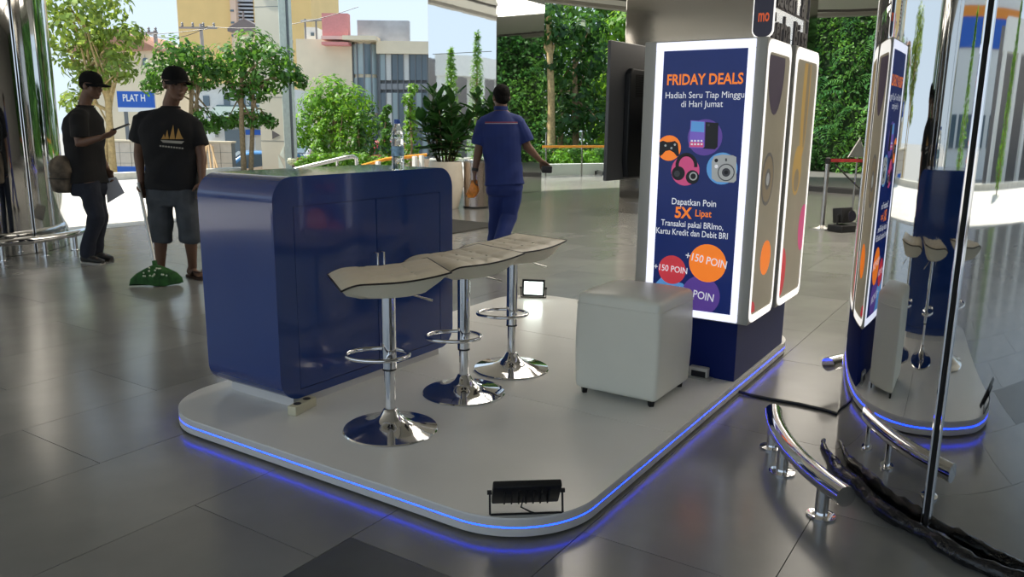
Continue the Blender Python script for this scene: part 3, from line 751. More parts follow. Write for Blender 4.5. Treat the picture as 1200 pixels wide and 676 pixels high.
# ---- television on the kiosk's far side
tv = thing('flat_television', 'black flat television seen from behind, mounted beside the kiosk', 'television', (4.40, 1.835, 1.02), math.radians(-5))
Wt, Ht, z0t = 1.22, 0.715, 0.0
m_tvb = M('tv_back', (0.12, 0.115, 0.115), rough=0.32)
obj('panel', MB().rbox(-0.61, 0.61, 0.0, 0.022, z0t, z0t + Ht, 0.006), m_tvb, tv, world=False)
obj('screen', MB().box(-0.60, 0.60, 0.0215, 0.0235, z0t + 0.015, z0t + Ht - 0.01), M('screen_black', (0.004, 0.004, 0.005), rough=0.1), tv, world=False)
hs = MB().prism([(-0.44, z0t + 0.01), (0.44, z0t + 0.01), (0.46, z0t + 0.10), (0.46, z0t + 0.56), (0.43, z0t + 0.585), (-0.43, z0t + 0.585), (-0.46, z0t + 0.56), (-0.46, z0t + 0.10)], -0.035, 0.001, 'XZ')
hs_ = obj('rear_housing', hs, M('tv_housing', (0.016, 0.016, 0.017), rough=0.5), tv, world=False, bevel=0.008)
for k in range(14):
    obj('vent_slot', MB().box(-0.40, 0.40, -0.037, -0.034, z0t + 0.44 + 0.0085 * k, z0t + 0.444 + 0.0085 * k), m_dark_gap, hs_, world=False)
obj('wall_mount', MB().box(-0.15, 0.15, -0.180, -0.03, z0t + 0.2, z0t + 0.45), m_black, tv, world=False)

# ---- floodlights
def floodlight(label, loc, rz, tilt, w, h, lit, group='floodlights on the platform'):
    t = thing('floodlight', label, 'floodlight', loc, rz, group)
    zc = 0.062 if not lit else 0.075
    zc = h * 0.62
    R_ = Matrix.Translation((0, 0, zc)) @ Matrix.Rotation(tilt, 4, 'X')
    b_ = MB().rbox(-w / 2, w / 2, -0.012, 0.014, -h / 2, h / 2, 0.005).xf(R_)
    m_fl = M('floodlight_black', (0.008, 0.008, 0.009), rough=0.5)
    hs = obj('housing', b_, m_fl, t, world=False)
    for k in range(7):
        x = -w * 0.32 + w * 0.64 * k / 6
        obj('fin', MB().box(x - 0.0022, x + 0.0022, 0.013, 0.026, -h * 0.32, h * 0.32).xf(R_), m_fl, hs, world=False)
    gm = M('floodlight_on', (0.9, 0.95, 0.9), emit=(0.86, 1.0, 0.93), estr=6.0) if lit else M('floodlight_glass', (0.03, 0.03, 0.03), rough=0.1)
    obj('lens', MB().box(-w * 0.40, w * 0.40, -0.0135, -0.0115, -h * 0.36, h * 0.36).xf(R_), gm, hs, world=False, label='glowing white lens' if lit else None)
    bw = w / 2 + 0.008
    obj('stand', MB().tube([(-bw, 0, zc), (-bw, 0.018, 0.004), (-bw + 0.004, 0.02, 0.004), (bw - 0.004, 0.02, 0.004), (bw, 0.018, 0.004), (bw, 0, zc)], 0.0036, 8), m_fl, t, world=False)
    for s_ in (-1, 1): obj('knob', MB().tube([(s_ * (bw - 0.006), 0, zc), (s_ * (bw + 0.008), 0, zc)], 0.0075, 10), m_fl, t, world=False)
    return t
a = gnd(573, 601, PZ); b = gnd(659, 598, PZ); c = (a + b) / 2
az = math.atan2(b[1] - a[1], b[0] - a[0])
fw = math.hypot(*(b - a)[:2])
f1 = floodlight('black floodlight seen from behind near the platform front corner', (c[0], c[1], PZ), az + math.pi, math.radians(-38), fw - 0.02, 0.115, False)
obj('cable', MB().tube([(0.01, 0.02, 0.06), (0.02, 0.035, 0.035), (-0.01, 0.04, 0.02), (-0.03, 0.03, 0.008), (-0.02, 0.024, 0.006)], 0.003, 6), m_black, f1, world=False)
g = gnd(625, 349.5, PZ)
floodlight('lit floodlight glowing white at the far platform corner', (g[0], g[1], PZ), math.radians(-62), math.radians(-4), 0.165, 0.125, True)

# ---- small adaptor box beside the kiosk base
g = gnd(818, 441, PZ)
ad = thing('adaptor_box', 'small pale adaptor box on the deck between ottoman and kiosk', 'adaptor', (3.695, 1.285, PZ), 0.0)
obj('base_plate', MB().rbox(-0.03, 0.03, -0.065, 0.06, 0, 0.008, 0.003), M('adaptor_grey', (0.35, 0.34, 0.31), rough=0.5), ad, world=False)
obj('housing', MB().rbox(-0.02, 0.024, -0.045, 0.05, 0.008, 0.058, 0.006), M('adaptor_white', (0.55, 0.53, 0.48), rough=0.5), ad, world=False)
obj('socket_face', MB().box(-0.0215, -0.0195, -0.038, 0.035, 0.012, 0.042), m_black, ad, world=False)

# ---- black cable over the floor
pts = [gnd(866, 459, 0.012), gnd(880, 463, 0.008), gnd(905, 468, 0.008), gnd(935, 473, 0.008), gnd(966, 480, 0.008), gnd(985, 486, 0.008)]
solo('floor_cable', MB().tube(pts, 0.008, 8), m_black, 'black cable crossing the floor from platform to mirror column', 'cable')

# ---- water bottle on the counter
g = onY(466.5, 202, 2.645)
bt = thing('water_bottle', 'clear plastic water bottle with blue cap on the counter', 'bottle', (g[0], 2.645, QZ1))
bs = bt.location
m_pet = M('clear_plastic', (0.92, 0.96, 0.98), rough=0.08, trans=0.92, ior=1.2)
pr_ = [(0.0, 0.0), (0.028, 0.0), (0.031, 0.006), (0.031, 0.05), (0.029, 0.056), (0.031, 0.062), (0.031, 0.145), (0.028, 0.152), (0.031, 0.158), (0.029, 0.175), (0.022, 0.20), (0.013, 0.217), (0.0125, 0.225), (0, 0.225)]
obj('body', MB().lathe(pr_, (0, 0, 0), 24), m_pet, bt, world=False)
obj('cap', MB().lathe([(0, 0.222), (0.0155, 0.222), (0.0155, 0.240), (0.013, 0.243), (0, 0.243)], (0, 0, 0), 20), M('blue_cap', (0.05, 0.12, 0.45), rough=0.4), bt, world=False)
obj('label_band', MB().lathe([(0.0316, 0.066), (0.0316, 0.112)], (0, 0, 0), 24), M('bottle_label', (0.25, 0.42, 0.55), rough=0.4, var=0.6, vscale=40), bt, world=False)
# ================================================================== things standing around the booth
# ---- planter with a leafy plant
def leaf_mesh(name, L, W, mat, droop=0.15, n=5):
    vs = []; fs = []
    for i in range(n + 1):
        t = i / n; w = W * math.sin(math.pi * (0.06 + 0.94 * t) ** 0.85) * (0.5 if t < 1 else 0.02); z = -droop * L * t * t
        vs += [(-w, L * t, z + 0.12 * W), (0, L * t, z), (w, L * t, z + 0.12 * W)]
    for i in range(n):
        a = 3 * i; fs += [(a, a + 1, a + 4, a + 3), (a + 1, a + 2, a + 5, a + 4)]
    mb = MB().add(vs, fs, True); me = mb.mesh(name); me.materials.append(mat); return me
gp_ = gnd(519, 247); pl_loc = (10.02, 7.82, 0)
m_leaf_dark = leafmat('glossy_dark_leaf', (0.022, 0.075, 0.022), (0.06, 0.17, 0.03), 0.5, 0.3)
pot = thing('planter', 'tall tapered cream planter at the end of the counter', 'planter', pl_loc)
m_pot = M('cream_pot', (0.66, 0.60, 0.50), rough=0.4, var=0.04)
obj('pot', MB().lathe([(0, 0), (0.19, 0), (0.205, 0.02), (0.285, 0.33), (0.29, 0.40), (0.262, 0.70), (0.25, 0.74), (0.235, 0.74), (0.235, 0.68), (0, 0.68)], (0, 0, 0), 40), m_pot, pot, world=False)
obj('soil', MB().lathe([(0, 0.66), (0.24, 0.66), (0.24, 0.69), (0, 0.70)], (0, 0, 0), 24), M('potting_soil', (0.03, 0.022, 0.015), rough=1), pot, world=False)
plant = thing('potted_plant', 'bushy dark green plant growing in the cream planter', 'plant', (pl_loc[0], pl_loc[1], 0.70))
lm = [leaf_mesh('leaf', 0.31, 0.15, m_leaf_dark), leaf_mesh('leaf', 0.27, 0.135, m_leaf_dark, 0.25), leaf_mesh('leaf', 0.22, 0.12, m_leaf_dark, 0.05)]
r_ = random.Random(3)
for s_i in range(21):
    az = 2 * math.pi * s_i / 21 + r_.uniform(-.25, .25); lean = r_.uniform(0.12, 0.46) if s_i % 5 else 0.06; hgt = r_.uniform(0.5, 1.0) if s_i % 3 else r_.uniform(0.85, 1.16)
    b0 = Vector((0.10 * math.cos(az), 0.10 * math.sin(az), -0.01)); tip = b0 + Vector((lean * math.cos(az), lean * math.sin(az), hgt))
    mid = b0.lerp(tip, 0.5) + Vector((0.05 * math.cos(az), 0.05 * math.sin(az), 0.05))
    path = [b0, mid, tip]; st = obj('stem', MB().tube(path, [0.012, 0.009, 0.004], 6), M('stem_brown', (0.09, 0.07, 0.03), rough=0.8), plant, world=False)
    nl = 14
    for k in range(nl):
        t = 0.22 + 0.78 * k / (nl - 1)
        p = (b0 * (1 - t) ** 2 + mid * 2 * t * (1 - t) + tip * t * t)
        o = bpy.data.objects.new('leaf', lm[(k + s_i) % 3]); COL.objects.link(o); o.parent = st
        o.location = p; elev = 0.15 + 0.9 * (t ** 2) + r_.uniform(-0.2, 0.2)
        o.rotation_euler = (elev, r_.uniform(-.3, .3), az + k * 2.4 + r_.uniform(-.4, .4)); q = r_.uniform(0.75, 1.1); o.scale = (q, q, q)

# ---- steel bin
bn = thing('steel_bin', 'round brushed steel litter bin beside the cream planter', 'bin', (10.40, 7.50, 0))
m_rose = M('warm_brushed_steel', (0.62, 0.52, 0.46), rough=0.22, metal=1, bump=0.02, bscale=40, stretch=(6, 6, 0.2))
obj('base_ring', MB().lathe([(0, 0), (0.205, 0), (0.205, 0.03), (0.19, 0.03), (0, 0.03)], (0, 0, 0), 40), m_black, bn, world=False)
obj('shell', MB().lathe([(0, 0.03), (0.2, 0.03), (0.2, 0.72), (0, 0.72)], (0, 0, 0), 40), m_rose, bn, world=False)
obj('rim', MB().lathe([(0.2, 0.72), (0.207, 0.722), (0.207, 0.755), (0.17, 0.762), (0.16, 0.73)], (0, 0, 0), 40), m_steel, bn, world=False)
obj('liner', MB().lathe([(0.168, 0.75), (0.15, 0.69), (0, 0.69)], (0, 0, 0), 30), m_black, bn, world=False)

# ---- door mat
mt_ = [gnd(500, 262), gnd(581, 262), gnd(574, 266), gnd(500, 282)]
solo('door_mat', MB().box(6.85, 8.75, 5.85, 7.2, 0.001, 0.016), M('mat_fibre', (0.06, 0.058, 0.052), rough=1, bump=0.5, bscale=120), 'dark flat entrance mat on the floor behind the counter', 'mat')

# ---- queue stanchions with red belt
def stanchion(loc, label):
    t = thing('queue_stanchion', label, 'stanchion', loc, 0, 'queue stanchions near the planted wall')
    obj('base', MB().lathe([(0, 0), (0.16, 0), (0.16, 0.012), (0.06, 0.028), (0.028, 0.05), (0, 0.05)], (0, 0, 0), 32), m_steel, t, world=False)
    obj('post', MB().lathe([(0.03, 0.03), (0.03, 0.86)], (0, 0, 0), 20), m_steel, t, world=False)
    obj('belt_head', MB().lathe([(0, 0.86), (0.034, 0.86), (0.034, 0.93), (0.02, 0.945), (0, 0.945)], (0, 0, 0), 20), m_black, t, world=False)
    return t
sA = gnd(963, 268); sB = sA + RIGHT * 1.75 + FWD * 0.1
stanchion((sA[0], sA[1], 0), 'steel queue stanchion standing between the kiosk and the right mirror column')
stanchion((sB[0], sB[1], 0), 'steel queue stanchion hidden behind the right mirror column')
a_ = Vector((sA[0], sA[1], 0.905)); b_ = Vector((sB[0], sB[1], 0.905)); d_ = (b_ - a_).normalized()
blt = MB(); off = d_ * 0.036; n_ = Vector((-d_.y, d_.x, 0)) * 0.002
p0, p1 = a_ + off, b_ - off; zz = Vector((0, 0, 0.022))
blt.add([p0 - n_ - zz, p1 - n_ - zz, p1 - n_ + zz, p0 - n_ + zz, p0 + n_ - zz, p1 + n_ - zz, p1 + n_ + zz, p0 + n_ + zz], [(0, 1, 2, 3), (7, 6, 5, 4), (0, 4, 5, 1), (3, 2, 6, 7), (0, 3, 7, 4), (1, 5, 6, 2)])
solo('queue_belt', blt, M('red_belt', (0.28, 0.02, 0.02), rough=0.7, var=0.5, vscale=9), 'red retractable belt stretched from the queue stanchion', 'belt')
pts = []
for k in range(12):
    t = k / 11; p = a_ + (b_ - a_) * (0.06 + 0.62 * t); pts.append((p.x, p.y, 0.80 - 0.62 * math.sin(t * math.pi / 2) + 0.05))
solo('hanging_cable', MB().tube(pts, 0.011, 6), m_black, 'black cable drooping from the queue stanchion to the floor', 'cable')
fl = gnd(988, 271)
t = thing('spot_projector', 'small black spot projector on the floor beside the stanchion', 'spotlight', (fl[0], fl[1], 0), math.radians(-30))
obj('stand', MB().rbox(-0.17, 0.17, -0.12, 0.12, 0, 0.09, 0.015), m_black, t, world=False)
obj('head', MB().rbox(-0.10, 0.10, -0.08, 0.08, 0.11, 0.31, 0.015).xf(Matrix.Rotation(-0.15, 4, 'X')), m_black, t, world=False)
obj('yoke', MB().tube([(-0.12, 0, 0.08), (-0.12, 0, 0.22), (-0.10, 0, 0.22)], 0.012, 8), m_black, t, world=False)
obj('glass', MB().lathe([(0, 0.0), (0.07, 0.0), (0.07, 0.006), (0, 0.006)], (0, 0, 0), 20).xf(Matrix.Translation((0, -0.115, 0.215)) @ Matrix.Rotation(math.pi / 2 - 0.15, 4, 'X')), M('lens_dark', (0.02, 0.02, 0.03), rough=0.05), t, world=False)

# ---- small white-edged triangular floor sign near the planted wall
g = at(1004, 184, 11.2)
t = thing('triangle_sign', 'white-edged triangular floor sign before the planted wall', 'sign', (g[0], g[1], 0), math.atan2(RIGHT[1], RIGHT[0]))
zb = g[2]; 
obj('frame', MB().tube([(-0.12, 0, zb), (0.13, 0, zb), (0.02, 0, zb + 0.26)], 0.012, 6, closed=True), M('sign_white', (0.75, 0.75, 0.72), rough=0.5), t, world=False)
obj('face', MB().prism([(-0.11, zb + 0.005), (0.12, zb + 0.005), (0.02, zb + 0.25)], -0.004, 0.004, 'XZ'), M('sign_dark', (0.10, 0.11, 0.10), rough=0.5), t, world=False)
obj('pole', MB().lathe([(0.014, 0.0), (0.014, zb)], (0.01, 0, 0), 10), m_steel, t, world=False)
obj('foot', MB().lathe([(0, 0), (0.12, 0), (0.12, 0.015), (0, 0.02)], (0.01, 0, 0), 20), m_black, t, world=False)

# ---- raised step under the planted wall, and the planted wall itself
w0 = gnd(948, 200, 0.12); w1 = gnd(1002, 203, 0.12); wd = (w1 - w0); wd[2] = 0; wd /= np.linalg.norm(wd); wn_ = np.array([wd[1], -wd[0], 0.0])
if wn_ @ FWD > 0: wn_ = -wn_
A0 = w0 - wd * 6.5; A1 = w1 + wd * 17
stp = thing('floor_step', 'low grey step before the planted wall', None, tuple((A0 + A1) / 2), kind='structure')
q = [A0 - wn_ * 0.6, A1 - wn_ * 0.6, A1 + wn_ * 5.6, A0 + wn_ * 5.6]
obj('step_slab', MB().prism([(p[0], p[1]) for p in q], 0.0, 0.12), M('step_stone', (0.13, 0.13, 0.125), rough=0.5, var=0.1), stp)
q = [A0 + wn_ * 5.58, A1 + wn_ * 5.58, A1 + wn_ * 5.66, A0 + wn_ * 5.66]
obj('step_nosing', MB().prism([(p[0], p[1]) for p in q], 0.0, 0.10), M('step_dark', (0.05, 0.05, 0.05), rough=0.6), stp)
gw = thing('planted_wall', 'tall vertical garden wall covered in ferns and leaves', 'green wall', (float((A0 + A1)[0] / 2), float((A0 + A1)[1] / 2), 0.12))
q = [A0, A1, A1 - wn_ * 0.3, A0 - wn_ * 0.3]
obj('backing', MB().prism([(p[0], p[1]) for p in q], 0.12, 6.6), M('garden_backing', (0.02, 0.04, 0.015), rough=1), gw)
def leaf_cloud(P, N, size, ratio=0.5, jit=0.6, seed=0):
    """many small leaves: points P, facing roughly N, two triangles each"""
    g = np.random.default_rng(seed); n = len(P)
    N = N + g.normal(0, jit, N.shape); N /= np.linalg.norm(N, axis=1)[:, None] + 1e-9
    U = np.cross(N, g.normal(0, 1, (n, 3))); U /= np.linalg.norm(U, axis=1)[:, None] + 1e-9; W = np.cross(N, U)
    s = size * g.uniform(0.6, 1.3, n)[:, None]
    a = P; b = P + U * s * 0.5 + W * s * ratio * 0.5 + N * s * 0.08; c = P + U * s; d = P + U * s * 0.5 - W * s * ratio * 0.5 + N * s * 0.08
    V = np.stack([a, b, c, d], 1).reshape(-1, 3); F = np.arange(4 * n).reshape(-1, 4)
    return V, F
def cloud_obj(name, clouds, mat, parent, kind='stuff'):
    V = np.concatenate([c[0] for c in clouds]); F = []; k = 0
    for c in clouds: F.append(c[1] + k); k += len(c[0])
    F = np.concatenate(F)
    inv = np.array(WM[root_of(parent).name].inverted()); V = V @ inv[:3, :3].T + inv[:3, 3]
    me = bpy.data.meshes.new(name); me.vertices.add(len(V)); me.vertices.foreach_set('co', V.ravel().astype(np.float32))
    me.loops.add(F.size); me.loops.foreach_set('vertex_index', F.ravel().astype(np.int32))
    me.polygons.add(len(F)); me.polygons.foreach_set('loop_start', np.arange(0, F.size, 4).astype(np.int32)); me.update(calc_edges=True); me.validate()
    return tag(link_mesh(name, me, mat, parent), kind=kind)
Lw = float(np.linalg.norm(A1 - A0))
n = 34000; g_ = np.random.default_rng(5)
u = g_.uniform(0, Lw, n); z = g_.uniform(0.14, 6.6, n)
bump_ = 0.10 + 0.16 * (np.sin(u * 2.1 + z * 1.3) * np.sin(z * 2.7 - u) + 0.5) ** 2
P = A0[None] + wd[None] * u[:, None] + wn_[None] * (bump_ * g_.uniform(0.3, 1.0, n))[:, None]; P[:, 2] = z
m_gw = leafmat('garden_leaf', (0.05, 0.17, 0.035), (0.10, 0.26, 0.035), 0.65, 0.5)
m_gw2 = leafmat('garden_leaf_light', (0.12, 0.30, 0.045), (0.20, 0.40, 0.045), 0.5, 0.5)
Nn = np.tile(wn_ + np.array([0, 0, 0.3]), (n, 1))
sel = (np.sin(u * 1.7 + 0.6 * z) + np.sin(z * 2.3 + u * 0.7) + g_.normal(0, .5, n)) > 0.35
cloud_obj('foliage', [leaf_cloud(P[~sel], Nn[~sel], 0.16, 0.5, 0.7, 1)], m_gw, gw)
cloud_obj('foliage', [leaf_cloud(P[sel], Nn[sel], 0.13, 0.5, 0.7, 2)], m_gw2, gw)
# fern fronds: each a drooping rachis with paired leaflets
def frond_mesh(mat, L=0.62, n=12):
    vs = []; fs = []
    for i in range(1, n):
        t = i / n; y = L * t; zc = 0.18 * math.sin(t * 2.2) - 0.32 * t * t; w = 0.15 * math.sin(math.pi * t ** 0.7) + 0.02
        for s_ in (-1, 1):
            k = len(vs); h = L / n * 0.8
            vs += [(0, y, zc), (s_ * w * .55, y + h * .35, zc - 0.01), (s_ * w, y + h * 0.9, zc - 0.05), (s_ * w * .5, y - h * .35, zc - 0.02)]; fs.append((k, k + 1, k + 2, k + 3))
    me = MB().add(vs, fs, False).mesh('fern_frond'); me.materials.append(mat); return me
fm = [frond_mesh(leafmat('fern_leaf', (0.06, 0.19, 0.07), (0.09, 0.25, 0.07), 0.35)), frond_mesh(leafmat('fern_leaf_pale', (0.11, 0.26, 0.08), (0.15, 0.33, 0.07), 0.35), 0.5)]
rz0 = math.atan2(-wn_[0], wn_[1])
inv = WM[gw.name].inverted()
for k in range(260):
    uu = r_.uniform(4.0, 15); z_ = r_.uniform(0.4, 5.4); p = A0 + wd * uu + wn_ * 0.2; p[2] = z_
    o = bpy.data.objects.new('fern_frond', fm[k % 2]); COL.objects.link(o); o.parent = gw; o.location = inv @ Vector(p)
    o.rotation_euler = (r_.uniform(-0.9, -0.2), r_.uniform(-.4, .4), rz0 + r_.uniform(-1.0, 1.0)); s_ = r_.uniform(0.8, 1.5); o.scale = (s_, s_, s_)

# ---- glass balustrade with orange handrail
bA = gnd(596, 208); bB = gnd(760, 204)
bd = bB - bA; bL = float(np.hypot(bd[0], bd[1])); bu = bd / bL; bang = math.atan2(bu[1], bu[0])
bal = thing('glass_balustrade', 'glass balustrade with an orange handrail at the lobby edge', 'balustrade', (bA[0], bA[1], 0), bang)
m_glass = M('clear_glass', (0.90, 0.97, 0.94), rough=0.02, trans=1.0, ior=1.05, alpha=1.0)
zr = vh = 0.78
npan = 4; wp = bL / npan
obj('handrail', MB().tube([(0, 0, zr), (bL, 0, zr)], 0.035, 10), M('orange_rail', (0.85, 0.33, 0.03), rough=0.4), bal, world=False)
for k in range(npan):
    obj('glass_pane', MB().box(wp * k + 0.02, wp * (k + 1) - 0.02, 0.05, 0.062, 0.02, 1.2), m_glass, bal, world=False)
for k in range(npan + 1):
    obj('post', MB().box(wp * k - 0.02, wp * k + 0.02, 0.03, 0.05, 0, 1.15), m_steel, bal, world=False)
tag(obj('trim_2', MB().prism([tuple((bA + np.array([-bu[1], bu[0], 0]) * d + bu * e)[:2]) for d, e in ((0.35, -1), (0.35, bL + 1), (0.6, bL + 1), (0.6, -1))], 0, 0.30), M('white_kerb', (0.72, 0.72, 0.68), rough=0.5)), kind='structure')
# ================================================================== people
m_skin = M('skin_brown', (0.15, 0.078, 0.048), rough=0.5, bump=0.05, bscale=200)
m_hair = M('black_hair', (0.005, 0.0045, 0.004), rough=0.8, spec=0.15, bump=0.6, bscale=150)
def ell_ring(c, t, side, a, b, n=18, p=2.0):
    t = Vector(t).normalized(); s_ = Vector(side); s_ = (s_ - t * s_.dot(t)).normalized(); f = t.cross(s_)
    out = []
    for q in range(n):
        th = 2 * math.pi * q / n; cx, sy = math.cos(th), math.sin(th)
        ex = math.copysign(abs(cx) ** (2 / p), cx); ey = math.copysign(abs(sy) ** (2 / p), sy)
        out.append(Vector(c) + s_ * (ex * a) + f * (ey * b))
    return out
def limb(mb, pts, rad, n=14, flat=1.0):
    """smooth tapering limb through the joints"""
    P = [Vector(p) for p in pts]; out = []; rr = []
    for i in range(len(P) - 1):
        for k in range(5):
            t = k / 5; out.append(P[i].lerp(P[i + 1], t)); e = t * t * (3 - 2 * t); rr.append(rad[i] * (1 - e) + rad[i + 1] * e)
    out.append(P[-1]); rr.append(rad[-1]); return mb.tube(out, rr, n, flat=flat)
def hand(mb, wrist, dirv, palm_n, thumb_side, curl=0.5, size=1.0, curls=None):
    """palm, four bent fingers of unequal length, thumb from the side of the palm"""
    d = Vector(dirv).normalized(); n = Vector(palm_n); n = (n - d * n.dot(d)).normalized(); s_ = Vector(thumb_side); s_ = (s_ - d * s_.dot(d) - n * s_.dot(n)).normalized()
    W = Vector(wrist); k = size
    rings = [ell_ring(W + d * (x * k), d, s_, a * k, b * k) for x, a, b in ((-0.02, 0.027, 0.021), (0.015, 0.031, 0.019), (0.05, 0.040, 0.017), (0.085, 0.041, 0.015), (0.098, 0.036, 0.011))]
    mb.rings(rings, True)
    for i, (off, L_) in enumerate(((0.030, 0.074), (0.010, 0.083), (-0.011, 0.077), (-0.030, 0.060))):
        b = W + d * (0.088 * k) + s_ * (off * k); cu = curls[i] if curls else curl
        pts = [b]; ang_ = 0.25 * cu
        dd = d
        for seg, fr in enumerate((0.45, 0.32, 0.23)):
            dd = (d * math.cos(ang_) + n * math.sin(ang_)).normalized(); pts.append(pts[-1] + dd * (L_ * fr * k)); ang_ += 1.25 * cu
        limb(mb, pts, [0.0098 * k, 0.009 * k, 0.0082 * k, 0.0066 * k], 8)
    tb = W + d * (0.028 * k) + s_ * (0.028 * k)
    t1 = tb + (d * 0.6 + s_ * 0.75 + n * 0.25).normalized() * (0.038 * k); t2 = t1 + (d * 0.85 + s_ * 0.2 + n * (0.3 + 0.4 * curl)).normalized() * (0.030 * k); t3 = t2 + (d * 0.8 - s_ * 0.05 + n * (0.4 + 0.5 * curl)).normalized() * (0.024 * k)
    limb(mb, [tb, t1, t2, t3], [0.014 * k, 0.0115 * k, 0.0098 * k, 0.0078 * k], 8)
def head(mb, c, fwd, up=(0, 0, 1), k=1.0):
    """skull, jaw, nose, brow, ears, lips around the head centre"""
    f = Vector(fwd).normalized(); u = Vector(up); u = (u - f * u.dot(f)).normalized(); s_ = f.cross(u); C = Vector(c)
    R = Matrix((s_, f, u)).transposed()
    def e(o, r): mb.ell(C + R @ (Vector(o) * k), [q * k for q in r], 18, 12, R)
    e((0, -0.008, 0.028), (0.074, 0.094, 0.088)); e((0, 0.018, -0.022), (0.064, 0.074, 0.078)); e((0, 0.034, -0.070), (0.044, 0.046, 0.040)); e((0, 0.062, -0.090), (0.022, 0.022, 0.018))
    e((0, 0.086, -0.012), (0.011, 0.016, 0.026)); e((0, 0.098, -0.026), (0.0155, 0.014, 0.011)); e((0, 0.080, 0.022), (0.05, 0.014, 0.010))
    e((0, 0.085, -0.054), (0.024, 0.010, 0.007)); e((0, 0.083, -0.064), (0.022, 0.010, 0.007))
    for q in (-1, 1):
        e((q * 0.076, -0.008, -0.006), (0.009, 0.020, 0.031)); e((q * 0.046, 0.055, -0.020), (0.02, 0.022, 0.022)); 
    return R, C
def eyes(parent, R, C, k=1.0):
    for q in (-1, 1):
        mb = MB().ell(C + R @ (Vector((q * 0.031, 0.078, 0.004)) * k), (0.011 * k, 0.008 * k, 0.006 * k), 12, 8, R); obj('eye', mb, M('eye_dark', (0.03, 0.025, 0.022), rough=0.15), parent)
        mb = MB().ell(C + R @ (Vector((q * 0.033, 0.084, 0.022)) * k), (0.019 * k, 0.006 * k, 0.004 * k), 12, 6, R); obj('eyebrow', mb, m_hair, parent)
def cap_obj(parent, R, C, k=1.0, mat=None):
    mat = mat or M('black_cap', (0.006, 0.006, 0.0065), rough=0.9, spec=0.2, bump=0.1, bscale=200)
    rings = []
    for j in range(9):
        t = j / 8; z = 0.032 + 0.098 * math.sin(t * math.pi / 2); w = math.cos(t * math.pi / 2 * 0.985)
        rings.append([C + R @ (Vector(((0.086 + 0.0) * w ** 0.8 * math.cos(q), (0.105) * w ** 0.8 * math.sin(q) - 0.006, z)) * k) for q in [2 * math.pi * i / 28 for i in range(28)]])
    cr = obj('cap', MB().rings(rings, True), mat, parent)
    vs = []; n = 14
    for layer in (0, 1):
        for i in range(n + 1):
            a = math.pi * i / n; x = 0.080 * math.cos(a); y0 = 0.092 * math.sin(a) * 0.98; y1 = y0 + 0.094 * math.sin(a) ** 0.6
            dz = -0.020 * (x / 0.08) ** 2
            vs.append(C + R @ (Vector((x, y0 - 0.004, 0.042 + dz - 0.004 * layer)) * k)); vs.append(C + R @ (Vector((x * 0.95, y1, 0.030 + dz * 1.3 - 0.004 * layer)) * k))
    m_ = 2 * (n + 1); fs = []
    for i in range(n):
        a = 2 * i; fs += [(a, a + 1, a + 3, a + 2), (m_ + a, m_ + a + 2, m_ + a + 3, m_ + a + 1), (a + 1, m_ + a + 1, m_ + a + 3, a + 3), (a, a + 2, m_ + a + 2, m_ + a)]
    obj('brim', MB().add(vs, fs, True), mat, cr)
    obj('button', MB().ell(C + R @ (Vector((0, -0.006, 0.131)) * k), (0.008, 0.008, 0.005), 10, 6), mat, cr)
def torso(mb, pel, waist, chest, nb, side, g=0.0, wsh=0.185, dep=1.0, hem=None, ws=1.0):
    """loft from hem/pelvis to the base of the neck; side = direction of the shoulder line"""
    pts = [(pel, 0.155, 0.105), (waist, 0.142, 0.100), (chest, 0.168, 0.118)]
    P = [Vector(p) for p in (pel, waist, chest, nb)]; sd = Vector(side)
    up = (P[3] - P[0]).normalized(); rings = []
    def er(c, a, b, p): return ell_ring(c, up, sd, a * ws + g, b * dep + g, 24, p)
    if hem is not None: rings.append(er(P[0] - up * hem, 0.168, 0.118, 2.4))
    rings += [er(P[0], 0.160, 0.112, 2.4), er(P[0].lerp(P[1], .5), 0.155, 0.108, 2.4), er(P[1], 0.150, 0.105, 2.4), er(P[1].lerp(P[2], .5), 0.162, 0.112, 2.4), er(P[2], 0.172, 0.118, 2.4),
              ell_ring(P[2].lerp(P[3], .45), up, sd, (wsh - 0.012) * ws + g * .8, 0.105 * dep + g * .8, 24, 2.3), ell_ring(P[2].lerp(P[3], .76), up, sd, 0.125 * ws + g * .6, 0.078 * dep + g * .6, 24, 2.1), ell_ring(P[3], up, sd, 0.062 + g * .3, 0.058 + g * .3, 24, 2)]
    return mb.rings(rings, True)
def wrinkle(me, amp, sc, seed):
    n = len(me.vertices); V = np.empty(n * 3, np.float32); me.vertices.foreach_get('co', V); V = V.reshape(-1, 3)
    Nn = np.empty(n * 3, np.float32); me.vertices.foreach_get('normal', Nn); Nn = Nn.reshape(-1, 3)
    w = np.sin(V[:, 0] * sc + 2.1 * np.sin(V[:, 2] * sc * .6 + seed)) * np.sin(V[:, 2] * sc * .8 + V[:, 1] * sc * .7 + seed) + .5 * np.sin(V[:, 1] * sc * 1.7 + V[:, 2] * sc * 1.1)
    V += Nn * (amp * w)[:, None]; me.vertices.foreach_set('co', V.ravel()); me.update(); return me
